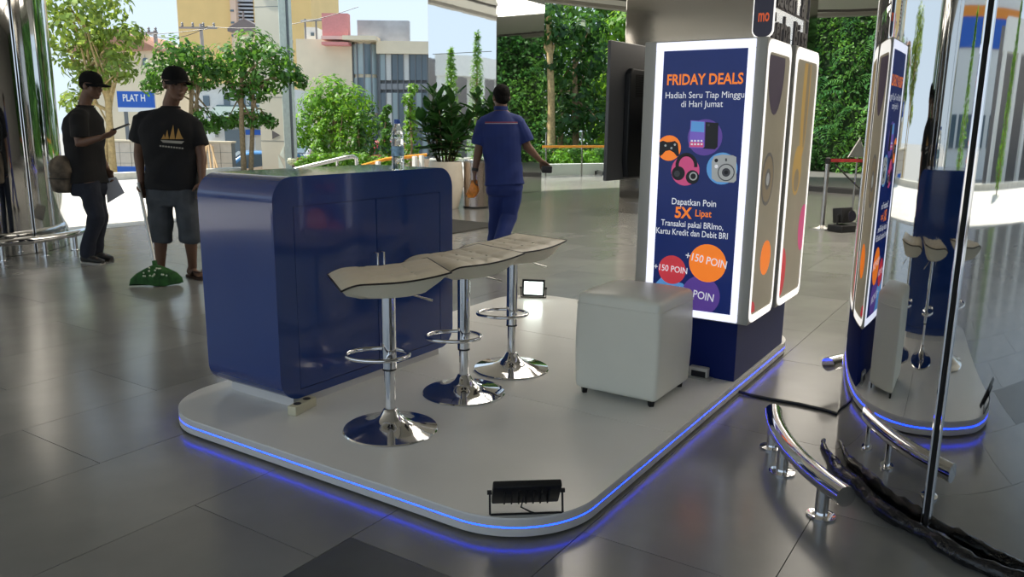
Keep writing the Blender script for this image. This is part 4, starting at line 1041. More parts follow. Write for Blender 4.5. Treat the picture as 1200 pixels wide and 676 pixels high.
def shoe(parent, heel, toe, mat, name='shoe', w=0.046, h=0.075, sole=None):
    a = Vector(heel); b = Vector(toe); d = (b - a); L_ = d.length; d.normalize(); s_ = Vector((-d.y, d.x, 0)); rings = []
    for t, ww, hh in ((-0.02, 0.55, 0.75), (0.05, 0.85, 1.0), (0.25, 0.92, 1.05), (0.5, 0.98, 0.85), (0.75, 1.08, 0.62), (0.92, 0.85, 0.5), (1.0, 0.45, 0.36)):
        c = a + d * (L_ * t); ring = []
        for q in range(16):
            th = 2 * math.pi * q / 16; y = math.cos(th) * w * ww; z = 0.008 + max(0.0, (math.sin(th) * .5 + .5)) ** 0.8 * h * hh
            ring.append(Vector((c.x, c.y, a.z)) + s_ * y + Vector((0, 0, z)))
        rings.append(ring)
    sh = obj(name, MB().rings(rings, True), mat, parent)
    so_ = [(a + d * (L_ * t) + s_ * (w * 1.05 * ww * q)) for q in (1, -1) for t, ww in (((-0.03, 0.5), (0.1, .9), (0.5, 1), (0.8, 1.08), (0.98, .6)) if q == 1 else ((0.98, .6), (0.8, 1.08), (0.5, 1), (0.1, .9), (-0.03, .5)))]
    obj('sole', MB().prism([(p.x, p.y) for p in so_], a.z + 0.0, a.z + 0.014), sole or M('shoe_sole', (0.05, 0.045, 0.04), rough=0.8), sh)

class Fig:
    """joints are read off the photograph: pixel + how far in front of / behind the standing point"""
    def __init__(s, px, py): s.base = gnd(px, py); s.d0 = float(s.base @ FWD)
    def P(s, px, py, off=0.0): return Vector(at(px, py, s.d0 + off))
def V3(a): return Vector(a)
RT, FW = V3(RIGHT), V3(FWD); UPV = Vector((0, 0, 1))

# ---------------------------------------------------------------- man with the broom (faces us, head turned to the right)
F = Fig(206, 327); P = F.P
m1 = thing('person', 'man in black cap, printed black tee and grey shorts holding a broom', 'person', (F.base[0], F.base[1], 0))
side = (P(224, 138, 0.03) - P(167, 133, -0.03)).normalized()
pel, wai, che, nb = P(202, 222), P(201.5, 195), P(198, 156), P(200, 125, 0.01)
b = MB(); torso(b, pel, wai, che, nb, side, ws=1.14)
hc = P(205.5, 99.0, -0.02); hf = (RT * 0.72 - FW * 0.68 - UPV * 0.10)
limb(b, [nb - UPV * 0.05, nb + UPV * 0.02, hc + UPV * -0.03], [0.068, 0.061, 0.060])
R_, C_ = head(b, hc, hf, k=1.12)
shR, shL = P(167, 141, -0.02), P(227, 147, 0.03)
elR, wrR = P(163, 181, 0.02), P(165.5, 214, -0.06)
elL, wrL = P(236, 184, 0.02), P(237, 213, -0.03)
limb(b, [shR, elR, wrR], [0.058, 0.042, 0.027]); limb(b, [shL, elL, wrL], [0.058, 0.042, 0.027])
hand(b, wrR, P(167, 232, -0.08) - wrR, RT * 0.8 - FW * 0.3, -FW, 0.85, 0.95)
hand(b, wrL, P(236, 228, -0.06) - wrL, -RT * 0.6 + FW * 0.4, -FW, 0.45, 0.95)
hpR, hpL = P(187, 226), P(218, 226); knR, knL = P(188.5, 276, -0.05), P(223, 274, -0.03)
anR = P(188.5, 320, -0.02); anL = P(226, 316, 0.10)
gR = V3((anR.x, anR.y, 0)); gL = V3((anL.x, anL.y, 0))
anR.z = anL.z = 0.085
limb(b, [hpR, knR, anR], [0.088, 0.056, 0.036]); limb(b, [hpL, knL, anL], [0.088, 0.056, 0.036])
dR = (RT * 0.25 - FW * 0.9).normalized(); dL = (RT * 0.75 - FW * 0.65).normalized()
for an, g0, dd in ((anR, gR, dR), (anL, gL, dL)):
    limb(b, [an, g0 + UPV * 0.045 - dd * 0.045, g0 + UPV * 0.035 + dd * 0.02], [0.038, 0.034, 0.034]); limb(b, [g0 + UPV * 0.05, g0 + UPV * 0.042 + dd * 0.09, g0 + UPV * 0.034 + dd * 0.16], [0.040, 0.036, 0.022], flat=0.62)
    sd = Vector((-dd.y, dd.x, 0))
    for q in range(5): limb(b, [g0 + dd * 0.13 + sd * (0.032 - 0.016 * q) + UPV * 0.032, g0 + dd * (0.185 - 0.008 * abs(q - (1 if sd.dot(RT) > 0 else 3))) + sd * (0.034 - 0.017 * q) + UPV * 0.028], [0.012, 0.009], 8)
body = mesh_part('body', remesh(b, 0.0065, 3), m_skin, m1)
eyes(body, R_, C_, 1.12)
hr = MB().ell(C_ + R_ @ Vector((0, -0.026, 0.012)), (0.086, 0.098, 0.074), 20, 12, R_); obj('hair', hr, m_hair, body)
cap_obj(m1, R_, C_, 1.12)
m_tee = M('black_tee', (0.008, 0.008, 0.009), rough=0.9, bump=0.1, bscale=300)
c = MB(); torso(c, pel, wai, che, nb - UPV * 0.004, side, g=0.022, hem=0.0, ws=1.22)
for q_ in (shR, shL): limb(c, [nb - UPV * 0.055, nb.lerp(q_, 0.5) - UPV * 0.016, q_], [0.052, 0.056, 0.070])
limb(c, [shR + (shL - shR) * 0.12, shR, shR.lerp(elR, 0.62) - RT * 0.01], [0.066, 0.072, 0.080]); limb(c, [shL + (shR - shL) * 0.12, shL, shL.lerp(elL, 0.66) + RT * 0.008], [0.066, 0.072, 0.080])
tee = mesh_part('tee_shirt', wrinkle(remesh(c, 0.009, 3), 0.004, 24, 1.0), m_tee, m1)
col_ = [Vector(q) for q in ell_ring(nb - UPV * 0.004, UPV, side, 0.068, 0.064, 24)]; obj('collar', MB().tube(col_, 0.009, 8, closed=True), m_tee, tee)
# shirt print: a golden ship-like emblem over two small lines of script
nrm = -FW
def on_chest(px, py, off=-0.160): return P(px, py, off)
m_gold = M('gold_print', (0.40, 0.22, 0.05), rough=0.7); m_pale = M('pale_print', (0.34, 0.32, 0.27), rough=0.8)
for pol in ([(193, 163), (196, 152), (198, 163)], [(198.5, 163), (203, 146), (205, 163)], [(205.5, 163), (209, 150), (212, 158), (215, 163)], [(189, 163), (192, 157), (194, 163)]):
    obj('print', MB().add([on_chest(*q) for q in pol], [tuple(range(len(pol)))]), m_gold, tee)
obj('print', MB().add([on_chest(*q) for q in ((188, 164), (216, 165.5), (213, 168.5), (191, 167))], [(0, 1, 2, 3)]), m_pale, tee)
for k in range(9): obj('print', MB().add([on_chest(*q) for q in ((187 + 3.2 * k, 170.0 + .35 * k), (189.3 + 3.2 * k, 170.2 + .35 * k), (189.3 + 3.2 * k, 172.0 + .35 * k), (187 + 3.2 * k, 171.8 + .35 * k))], [(0, 1, 2, 3)]), m_pale, tee)
m_short = M('grey_shorts', (0.055, 0.062, 0.07), rough=0.85, var=0.2, vscale=12, bump=0.1, bscale=200)
c = MB(); up = (che - pel).normalized()
c.rings([ell_ring(pel + up * 0.06, up, side, 0.185, 0.118, 24, 2.4), ell_ring(pel, up, side, 0.20, 0.124, 24, 2.4), ell_ring(pel - UPV * 0.07, UPV, side, 0.215, 0.125, 24, 2.5), ell_ring(pel - UPV * 0.13, UPV, side, 0.205, 0.11, 24, 2.6)], True)
for hp, kn, an in ((hpR, knR, anR), (hpL, knL, anL)): limb(c, [hp + UPV * 0.02, hp.lerp(kn, 0.55), kn.lerp(an, 0.08), kn.lerp(an, 0.17)], [0.104, 0.100, 0.092, 0.090])
mesh_part('shorts', wrinkle(remesh(c, 0.009, 3), 0.005, 22, 2.0), m_short, m1)
m_flip = M('brown_sandal', (0.05, 0.025, 0.015), rough=0.7)
for g0, dd in ((gR, dR), (gL, dL)):
    sd = Vector((-dd.y, dd.x, 0)); pr = [(-0.075, .03), (-0.05, .042), (0.03, .043), (0.12, .052), (0.18, .045), (0.215, .02)]
    poly = [g0 + dd * x + sd * w for x, w in pr] + [g0 + dd * x - sd * w for x, w in pr[::-1]]
    sl = obj('sandal', MB().prism([(p.x, p.y) for p in poly], 0.001, 0.02), m_flip, m1)
    for q in (-1, 1): obj('strap', MB().tube([g0 + dd * 0.04 + sd * (q * 0.048) + UPV * 0.02, g0 + dd * 0.075 + sd * (q * 0.04) + UPV * 0.065, g0 + dd * 0.135 + sd * (0.006 * q) + UPV * 0.055], 0.007, 8), m_flip, sl)
# broom held in his right hand
bh = P(182.5, 314, -0.30); bt_ = P(162, 214, -0.10)
br = thing('broom', 'push broom with pale metal handle and green fabric head', 'broom', (bh.x, bh.y, 0))
obj('handle', MB().tube([bt_, bh], 0.0125, 12), M('pale_handle', (0.55, 0.55, 0.53), rough=0.35, metal=0.6), br)
hw = 0.165; sd = (RT * 0.97 + FW * 0.2).normalized(); rings = []
hz = bh.z; 
for zf, w, d_ in ((0.0, 0.20, 0.055), (0.03, 0.19, 0.055), (0.075, 0.15, 0.05), (0.11, 0.085, 0.04), (0.135, 0.03, 0.024)):
    ring = []
    for q in range(36):
        th = 2 * math.pi * q / 36; wob = 1 + 0.06 * math.sin(5 * th + zf * 20); zz = 0.035 + zf
        if zf == 0.0: zz = 0.008 + 0.022 * (0.5 + 0.5 * math.sin(3 * th + 1.0))
        ring.append(V3((bh.x, bh.y, 0)) + sd * (w * wob * math.cos(th)) - FW * (d_ * wob * math.sin(th)) + UPV * zz)
    rings.append(ring)
m_gf = M('green_fabric', (0.02, 0.085, 0.015), rough=0.8, var=0.4, vscale=30)
hd = obj('head', MB().rings(rings, True), m_gf, br)
rr_ = random.Random(4)
for k in range(16):
    th = rr_.uniform(-2.6, -0.5); zf = rr_.uniform(0.05, 0.13); w = 0.19 * (1 - zf / 0.17)
    p = V3((bh.x, bh.y, 0)) + sd * (w * math.cos(th)) - FW * (0.056 * abs(math.sin(th)) + 0.002) + UPV * (0.035 + zf)
    obj('dot', MB().ell(p, (0.008, 0.008, 0.008), 8, 6), M('pale_dot', (0.5, 0.55, 0.4), rough=0.8), hd)
obj('ferrule', MB().tube([bh + (bh - bt_).normalized() * 0.01, bh - (bh - bt_).normalized() * 0.06], 0.019, 12), m_gf, br)

# ---------------------------------------------------------------- man with the phone (profile to the right)
F = Fig(107, 306); P = F.P
m2 = thing('person', 'man in black cap and black tee looking at a phone', 'person', (F.base[0], F.base[1], 0))
face = (RT * 0.95 - FW * 0.30).normalized(); side = (FW * 0.95 + RT * 0.30).normalized()     # his left lies away from us
pel, wai, che, nb = P(103, 211), P(100.5, 188), P(98, 152), P(99.5, 124)
b = MB(); torso(b, pel, wai, che, nb, side)
hc = P(107.0, 101.0); hf = (RT * 0.97 - FW * 0.18 - UPV * 0.14)
limb(b, [nb - UPV * 0.05, nb + UPV * 0.02, hc - UPV * 0.03 - RT * 0.02], [0.062, 0.055, 0.054]); R_, C_ = head(b, hc, hf)
shN, shF = P(93, 138, -0.17), P(103, 136, 0.17)
elN, wrN = P(93, 168, -0.20), P(119, 161, -0.22); elF, wrF = P(114, 176, 0.20), P(126, 199, 0.16)
limb(b, [shN, elN, wrN], [0.056, 0.042, 0.026]); limb(b, [shF, elF, wrF], [0.056, 0.042, 0.026])
hand(b, wrN, P(133, 155.5, -0.22) - wrN, UPV * 0.8 + FW * 0.3, FW, 0.55, 0.95)
hand(b, wrF, P(131, 210, 0.14) - wrF, -FW * 0.7 - RT * 0.2, RT, 0.75, 0.95)
hpN, hpF = P(103, 214, -0.085), P(106, 214, 0.085); knN, knF = P(113, 253, -0.09), P(117, 252, 0.09); anN, anF = P(101, 297, -0.10), P(112, 294, 0.10)
gN = V3((anN.x, anN.y, 0)); gF = V3((anF.x, anF.y, 0)); anN.z = anF.z = 0.09
limb(b, [hpN, knN, anN], [0.088, 0.056, 0.038]); limb(b, [hpF, knF, anF], [0.088, 0.056, 0.038])
dd = (RT * 0.93 - FW * 0.35).normalized()
for an, g0 in ((anN, gN), (anF, gF)): limb(b, [an, g0 + UPV * 0.05 + dd * 0.05, g0 + UPV * 0.04 + dd * 0.14], [0.036, 0.034, 0.024], flat=0.7)
body = mesh_part('body', remesh(b, 0.0065, 3), m_skin, m2); eyes(body, R_, C_)
obj('hair', MB().ell(C_ + R_ @ Vector((0, -0.022, 0.012)), (0.079, 0.088, 0.068), 20, 12, R_), m_hair, body); cap_obj(m2, R_, C_, 1.03)
c = MB(); torso(c, pel, wai, che, nb - UPV * 0.004, side, g=0.022, hem=0.02)
for q_ in (shN, shF): limb(c, [nb - UPV * 0.055, nb.lerp(q_, 0.5) - UPV * 0.012, q_], [0.058, 0.062, 0.074])
limb(c, [shN + FW * 0.05, shN, shN.lerp(elN, 0.78)], [0.068, 0.076, 0.076]); limb(c, [shF - FW * 0.05, shF, shF.lerp(elF, 0.7)], [0.068, 0.076, 0.076])
tee = mesh_part('tee_shirt', wrinkle(remesh(c, 0.009, 3), 0.005, 24, 3.0), M('faded_black_tee', (0.009, 0.0085, 0.0085), rough=0.9, bump=0.1, bscale=300), m2)
obj('collar', MB().tube(ell_ring(nb - UPV * 0.004, UPV, side, 0.068, 0.064, 24), 0.009, 8, closed=True), m_tee, tee)
m_jean = M('dark_jeans', (0.012, 0.015, 0.026), rough=0.85, var=0.2, vscale=14)
c = MB(); up = (che - pel).normalized()
c.rings([ell_ring(pel + up * 0.05, up, side, 0.162, 0.116, 24, 2.4), ell_ring(pel, up, side, 0.168, 0.122, 24, 2.4), ell_ring(pel - UPV * 0.08, UPV, side, 0.172, 0.122, 24, 2.5), ell_ring(pel - UPV * 0.14, UPV, side, 0.16, 0.10, 24, 2.6)], True)
for hp, kn, an in ((hpN, knN, anN), (hpF, knF, anF)): limb(c, [hp, hp.lerp(kn, .5), kn, kn.lerp(an, .6), an - UPV * 0.03], [0.098, 0.090, 0.076, 0.066, 0.066])
mesh_part('jeans', wrinkle(remesh(c, 0.009, 3), 0.005, 26, 4.0), m_jean, m2)
m_shoe = M('dark_slip_on', (0.02, 0.019, 0.018), rough=0.6); m_rub = M('pale_sole', (0.35, 0.33, 0.30), rough=0.7)
shoe(m2, gN - dd * 0.05, gN + dd * 0.20, m_shoe, sole=m_rub); shoe(m2, gF - dd * 0.05, gF + dd * 0.20, m_shoe)
# phone in hand
pc = P(142.5, 148.7, -0.215); pd = (P(149, 146.3, -0.20) - P(136, 151.2, -0.23)).normalized(); pn = (UPV * 0.86 - RT * 0.36).normalized(); pn = (pn - pd * pn.dot(pd)).normalized(); pw = pd.cross(pn)
ph = thing('mobile_phone', 'thin dark mobile phone held out by the man in profile', 'phone', (pc.x, pc.y, pc.z))
RM = Matrix((pd, pw, pn)).transposed().to_4x4(); RM = Matrix.Translation(pc) @ RM
obj('case', MB().rbox(-0.073, 0.073, -0.036, 0.036, -0.0045, 0.0035, 0.004).xf(RM), m_black, ph); obj('screen', MB().box(-0.069, 0.069, -0.033, 0.033, 0.0034, 0.0040).xf(RM), M('phone_screen', (0.30, 0.32, 0.36), rough=0.08), ph)
# paper in the other hand
q4 = [P(123, 210, 0.10), P(136, 207, 0.12), P(146, 226, 0.10), P(126, 238, 0.06)]
pp = MB(); nrm = -FW * 0.0015; pp.add([q + nrm for q in q4] + [q - nrm for q in q4], [(0, 1, 2, 3), (7, 6, 5, 4), (0, 4, 5, 1), (1, 5, 6, 2), (2, 6, 7, 3), (3, 7, 4, 0)])
solo('paper_sheet', pp, M('white_paper', (0.42, 0.43, 0.48), rough=0.7), 'pale folded paper held low by the man in profile', 'paper')
# sling bag on his back hip
bgc = P(80, 204, -0.06); bag = thing('sling_bag', 'brown camouflage sling bag hanging behind the man in profile', 'bag', (bgc.x, bgc.y, bgc.z - 0.17))
Rb = Matrix((RT, FW, UPV)).transposed()
bb = MB(); rings = []
for z, w, d_ in ((-0.165, 0.07, 0.09), (-0.15, 0.10, 0.13), (-0.05, 0.115, 0.15), (0.06, 0.105, 0.15), (0.13, 0.085, 0.13), (0.165, 0.045, 0.08)):
    rings.append(ell_ring(bgc + UPV * z - RT * (0.02 if z < 0 else 0), UPV, RT, w, d_, 22, 3.0))
bb.rings(rings, True); m_bag = M('camouflage', (0.11, 0.085, 0.06), rough=0.9, var=0.8, vscale=9); pk = obj('pouch', bb, m_bag, bag)
obj('flap', MB().rings([ell_ring(bgc + UPV * z - FW * 0.012 - RT * 0.008, UPV, RT, w, d_, 22, 3.0) for z, w, d_ in ((0.02, 0.113, 0.156), (0.06, 0.114, 0.158), (0.13, 0.094, 0.138), (0.168, 0.05, 0.085))], True), m_bag, pk)
obj('zip', MB().tube([bgc + UPV * (-0.03) - FW * 0.152 - RT * 0.10, bgc - UPV * 0.035 - FW * 0.156, bgc - UPV * 0.03 - FW * 0.152 + RT * 0.09], 0.004, 6), m_black, pk)
st = [bgc + UPV * 0.15 + RT * 0.02, P(87, 178, -0.16), P(92, 152, -0.20), P(98, 132, -0.10), P(101, 130, 0.06), P(88, 150, 0.16), P(80, 180, 0.10), bgc + UPV * 0.14 - RT * 0.02]
obj('strap', MB().tube(st, 0.012, 8, flat=0.5), m_black, bag)

# ---------------------------------------------------------------- cleaner in blue walking away
F = Fig(586, 307); P = F.P
m3 = thing('person', 'man in royal blue uniform walking away behind the stools', 'person', (F.base[0], F.base[1], 0))
side = (RT * 0.99 + FW * 0.12).normalized(); wk = (FW * 0.97 + RT * 0.10).normalized()
pel, wai, che, nb = P(591, 212), P(589.5, 190), P(587.5, 160), P(587, 129)
b = MB(); torso(b, pel, wai, che, nb, side)
hc = P(587.5, 114.5, 0.02); hf = (FW * 0.95 - RT * 0.28 - UPV * 0.12)
limb(b, [nb - UPV * 0.05, nb + UPV * 0.02, hc - UPV * 0.03], [0.062, 0.057, 0.056]); R_, C_ = head(b, hc, hf)
shL, shR = P(567, 145), P(607, 145); elL, wrL = P(561, 176, 0.0), P(556, 202, -0.03); elR, wrR = P(618, 172, 0.02), P(633, 188, 0.10)
limb(b, [shL, elL, wrL], [0.057, 0.043, 0.027]); limb(b, [shR, elR, wrR], [0.057, 0.043, 0.027])
hand(b, wrL, P(555.5, 217, -0.03) - wrL, RT * 0.8 + FW * 0.2, FW, 0.8, 0.95); hand(b, wrR, P(643, 196, 0.12) - wrR, -FW * 0.4 - UPV * 0.6, FW * 0.7 + UPV * 0.3, 0.7, 0.95)
hpL, hpR = P(583, 216), P(601, 216); knL, knR = P(583, 252, 0.10), P(597, 252, 0.02); anL, anR = P(577, 299, 0.22), P(581, 297, -0.20)
anL = V3((anL.x, anL.y, 0.09)); anR = V3((anR.x, anR.y, 0.12)); gL = V3((anL.x, anL.y, 0)); gR = V3((anR.x, anR.y, 0))
limb(b, [hpL, knL, anL], [0.090, 0.057, 0.038]); limb(b, [hpR, knR, anR], [0.090, 0.057, 0.038])
for an, g0 in ((anL, gL), (anR, gR)): limb(b, [an, g0 + UPV * 0.05 + wk * 0.05, g0 + UPV * 0.04 + wk * 0.14], [0.036, 0.034, 0.024], flat=0.7)
body = mesh_part('body', remesh(b, 0.0065, 3), m_skin, m3); eyes(body, R_, C_)
hr = MB(); hr.ell(C_ + R_ @ Vector((0, -0.012, 0.036)), (0.082, 0.098, 0.088), 22, 14, R_); hr.ell(C_ + R_ @ Vector((0, -0.034, -0.012)), (0.070, 0.068, 0.060), 22, 12, R_)
mesh_part('hair', remesh(hr, 0.008, 2), m_hair, body)
m_uni = M('royal_blue_uniform', (0.008, 0.024, 0.14), rough=0.75, bump=0.08, bscale=250, var=0.1, vscale=6)
c = MB(); torso(c, pel, wai, che, nb - UPV * 0.005, side, g=0.024, hem=0.035, wsh=0.19)
for q_ in (shL, shR): limb(c, [nb - UPV * 0.055, nb.lerp(q_, 0.5) - UPV * 0.012, q_], [0.058, 0.062, 0.076])
limb(c, [shL + RT * 0.05, shL, shL.lerp(elL, 0.80) - RT * 0.004], [0.070, 0.079, 0.078]); limb(c, [shR - RT * 0.05, shR, shR.lerp(elR, 0.80) + RT * 0.006], [0.070, 0.079, 0.080])
sh_ = mesh_part('shirt', wrinkle(remesh(c, 0.009, 3), 0.005, 20, 5.0), m_uni, m3)
obj('collar', MB().rings([ell_ring(nb + UPV * 0.0, UPV, side, 0.068, 0.064, 24), ell_ring(nb + UPV * 0.035, UPV, side, 0.066, 0.062, 24), ell_ring(nb + UPV * 0.036, UPV, side, 0.060, 0.056, 24), ell_ring(nb + UPV * 0.0, UPV, side, 0.060, 0.056, 24)], False), m_uni, sh_)
for y_, m_ in ((143.2, M('red_piping', (0.40, 0.06, 0.05), rough=0.7)), (144.6, M('white_piping', (0.45, 0.42, 0.45), rough=0.7))):
    pts = []
    for k in range(11):
        a = -1 + 2 * k / 10; p = P(587.5 + 19 * a, y_, -0.142 + 0.045 * a * a); pts.append(p)
    obj('piping', MB().tube(pts, 0.0032, 6), m_, sh_)
c = MB(); up = (che - pel).normalized()
c.rings([ell_ring(pel + up * 0.05, up, side, 0.162, 0.116, 24, 2.4), ell_ring(pel, up, side, 0.170, 0.124, 24, 2.4), ell_ring(pel - UPV * 0.08, UPV, side, 0.174, 0.124, 24, 2.5), ell_ring(pel - UPV * 0.14, UPV, side, 0.16, 0.10, 24, 2.6)], True)
for hp, kn, an in ((hpL, knL, anL), (hpR, knR, anR)): limb(c, [hp, hp.lerp(kn, .5), kn, kn.lerp(an, .6), an - UPV * 0.03], [0.100, 0.092, 0.080, 0.070, 0.068])
mesh_part('trousers', wrinkle(remesh(c, 0.009, 3), 0.005, 24, 6.0), m_uni, m3)
shoe(m3, gL - wk * 0.05, gL + wk * 0.20, m_shoe); shoe(m3, gR - wk * 0.05, gR + wk * 0.20, m_shoe)
wt = wrL.lerp(elL, 0.12); ax = (elL - wrL).normalized()
obj('watch', MB().rings([ell_ring(wt + ax * q, ax, RT, 0.033, 0.033, 16) for q in (-0.014, 0.014)], True), m_black, m3)
sb_ = P(554.5, 222, -0.04)
sn = thing('snack_bag', 'crumpled orange snack bag in the walking man\'s left hand', 'bag', (sb_.x, sb_.y, sb_.z - 0.06))
mb = MB(); rings = []
for z, w, d_ in ((-0.075, 0.035, 0.02), (-0.04, 0.055, 0.032), (0.0, 0.052, 0.03), (0.04, 0.03, 0.02), (0.085, 0.026, 0.012)): rings.append(ell_ring(sb_ + UPV * z - RT * (0.012 if z < 0 else -0.008), UPV, RT, w, d_, 16, 3))
mb.rings(rings, True); V = np.array(mb.v); V += rng.normal(0, 0.004, V.shape); mb.v = [tuple(q) for q in V]
obj('wrapper', mb, M('orange_foil', (0.75, 0.26, 0.04), rough=0.3, var=0.4, vscale=20), sn)
wl_ = P(641.5, 198.5, 0.08); wa = thing('dark_pouch', 'small black pouch in the walking man\'s right hand', 'pouch', (wl_.x, wl_.y, wl_.z - 0.03))
obj('pouch', MB().rbox(-0.055, 0.045, -0.02, 0.02, -0.035, 0.03, 0.012).xf(Matrix.Translation(wl_) @ Matrix((RT, FW, UPV)).transposed().to_4x4()), m_black, wa)
obj('flap', MB().rbox(-0.056, 0.046, -0.024, 0.0, 0.0, 0.034, 0.01).xf(Matrix.Translation(wl_) @ Matrix((RT, FW, UPV)).transposed().to_4x4()), M('pouch_flap', (0.02, 0.02, 0.022), rough=0.3), wa)
# ================================================================== outdoors
ORD = ['first', 'second', 'third', 'fourth', 'fifth', 'sixth', 'seventh', 'eighth', 'ninth', 'tenth', 'eleventh', 'twelfth', 'thirteenth', 'fourteenth']
WIRES = ['overhead wire running left from the long crossarm', 'overhead wire between the two utility poles', 'overhead wire running right from the pole before the yellow tower', 'lower overhead wire running left from the pole before the yellow tower']
AR = math.atan2(RIGHT[1], RIGHT[0])
def LX(px, D, py=147): return float(at(px, py, D) @ RIGHT)
def LZ(py, D, px=300): return float(at(px, py, D)[2])
def bgthing(name, label, cat, px, D, z=0.0, group=None):
    p = at(px, 147, D); t = thing(name, label, cat, (p[0], p[1], z), AR, group); t_x0 = LX(px, D); return t, t_x0
class BG:
    """builder in a frame facing the viewer: x by pixel column, z by pixel row, y metres behind the front"""
    def __init__(s, name, label, cat, px, D, z=0.0, group=None):
        s.t, s.x0 = bgthing(name, label, cat, px, D, z, group); s.D = D; s.z = z; s.px = px
    def x(s, px): return LX(px, s.D) - s.x0
    def zz(s, py, px=None): return LZ(py, s.D, s.px if px is None else px) - s.z
    def box(s, name, px0, px1, py0, py1, y0, y1, mat, parent=None, bevel=0.0, label=None):
        z1 = s.zz(py0, (px0 + px1) / 2); z0 = s.zz(py1, (px0 + px1) / 2)
        return obj(name, MB().box(s.x(px0), s.x(px1), y0, y1, z0, z1), mat, parent or s.t, world=False, bevel=bevel, label=label)
m_yel = M('yellow_render', (0.75, 0.52, 0.22), rough=0.8, var=0.04, vscale=0.5); m_crm = M('cream_render', (0.72, 0.62, 0.46), rough=0.8, var=0.06, vscale=0.8)
m_pnk = M('pink_render', (0.62, 0.25, 0.24), rough=0.8, var=0.05); m_cnc = M('bare_concrete', (0.36, 0.37, 0.40), rough=0.9, var=0.18, vscale=1.2)
m_wht = M('white_render', (0.72, 0.71, 0.68), rough=0.8, var=0.04); m_win = M('window_glass', (0.10, 0.14, 0.17), rough=0.08, spec=0.8); m_win2 = M('pale_window_glass', (0.32, 0.40, 0.42), rough=0.12, spec=0.8)
m_mul = M('mullion_grey', (0.16, 0.17, 0.18), rough=0.5); m_rof = M('clay_roof', (0.42, 0.22, 0.15), rough=0.9, var=0.2, vscale=2); m_rofg = M('grey_roof', (0.20, 0.17, 0.17), rough=0.9)
m_lou = M('louver_grey', (0.22, 0.23, 0.27), rough=0.6); m_bluesign = M('sign_blue', (0.02, 0.11, 0.48), rough=0.5); m_swhite = M('sign_letter_white', (0.8, 0.8, 0.8), rough=0.6)

# tall yellow tower block
B = BG('tower_block', 'tall plain yellow tower block behind the street trees', 'building', 250, 85, -1.05)
B.box('wall', 217, 279, -70, 205, 0, 14, m_yel); B.box('corner_strip', 278.6, 285, -70, 205, -0.3, 14, M('pale_pink_render', (0.70, 0.50, 0.38), rough=0.8)); B.box('wall', 302, 368, -70, 205, 0.6, 14, m_yel)
B.box('stair_core', 284, 303, -70, 205, 2.2, 14, m_lou)
for k in range(22): B.box('louver', 285, 302, -58 + 4.4 * k, -56 + 4.4 * k, 0.4, 1.6, M('louver_pale', (0.45, 0.46, 0.50), rough=0.6))
for y in (12, 26, 41, -3): B.box('window', 278.8, 282.6, y, y + 2.2, -0.4, 0.2, m_win)
# gabled grey roof in front of it
B = BG('gabled_house', 'small house with a grey gabled roof before the yellow tower', 'building', 292, 62, -1.05)
B.box('wall', 277, 309, 36, 205, 0.5, 8, m_crm)
xa, xb, xm = B.x(273), B.x(313), B.x(292); z0, z1 = B.zz(37), B.zz(21.5)
obj('roof', MB().prism([(xa, z0), (xb, z0), (xb, z0 + .25), (xm, z1), (xa, z0 + .25)], 0, 8.4, 'XZ'), m_rofg, B.t, world=False)
obj('finial', MB().tube([(xm, 0, z1 - .1), (xm, 0, z1 + 0.5)], 0.08, 6), m_rofg, B.t, world=False)
# house with clay roof on the left
B = BG('clay_roof_house', 'pale house with clay roof and arched window at far left', 'building', 150, 48, -1.05)
B.box('wall', 96, 182, 58, 205, 0.4, 7, m_crm)
obj('roof', MB().prism([(B.x(84), B.zz(62)), (B.x(188), B.zz(58)), (B.x(186), B.zz(54)), (B.x(150), B.zz(34)), (B.x(120), B.zz(34))], 0, 7.4, 'XZ'), m_rof, B.t, world=False)
for px in (173, 150, 126):
    w_ = [(B.x(px - 3), B.zz(76)), (B.x(px + 3), B.zz(76)), (B.x(px + 3), B.zz(70))] + [(B.x(px) + (B.x(px + 3) - B.x(px)) * math.cos(a), B.zz(70) + 0.16 * math.sin(a)) for a in (0.5, 1.0, 1.57, 2.1, 2.6)] + [(B.x(px - 3), B.zz(70))]
    obj('arched_window', MB().prism(w_, 0.34, 0.44, 'XZ'), m_win, B.t, world=False)
# white shop row
B = BG('shop_row', 'low white shop row with grey awning behind the pruned trees', 'building', 280, 42, -1.05)
B.box('wall', 226, 323, 100, 205, 0.3, 8, m_wht)
for px in (238, 262, 280, 292, 308): B.box('window', px, px + 7, 112, 124, 0.22, 0.4, m_win)
B.box('parapet', 224, 325, 98, 102, 0.15, 0.5, m_crm)
aw = MB().prism([(0.3, B.zz(123)), (-1.3, B.zz(137)), (-1.3, B.zz(139)), (0.3, B.zz(127))], B.x(253), B.x(322), 'YZ'); obj('awning', aw, M('grey_green_awning', (0.14, 0.19, 0.19), rough=0.8), B.t, world=False)
B.box('shopfront', 262, 284, 152, 190, 0.1, 0.4, m_win); B.box('shopfront', 298, 320, 152, 190, 0.1, 0.4, M('cream_shutter', (0.60, 0.54, 0.44), rough=0.7))
B.box('signboard', 288, 306, 152, 158, -0.1, 0.2, m_bluesign); B.box('air_conditioner', 246, 253, 152, 161, -0.2, 0.3, m_wht)
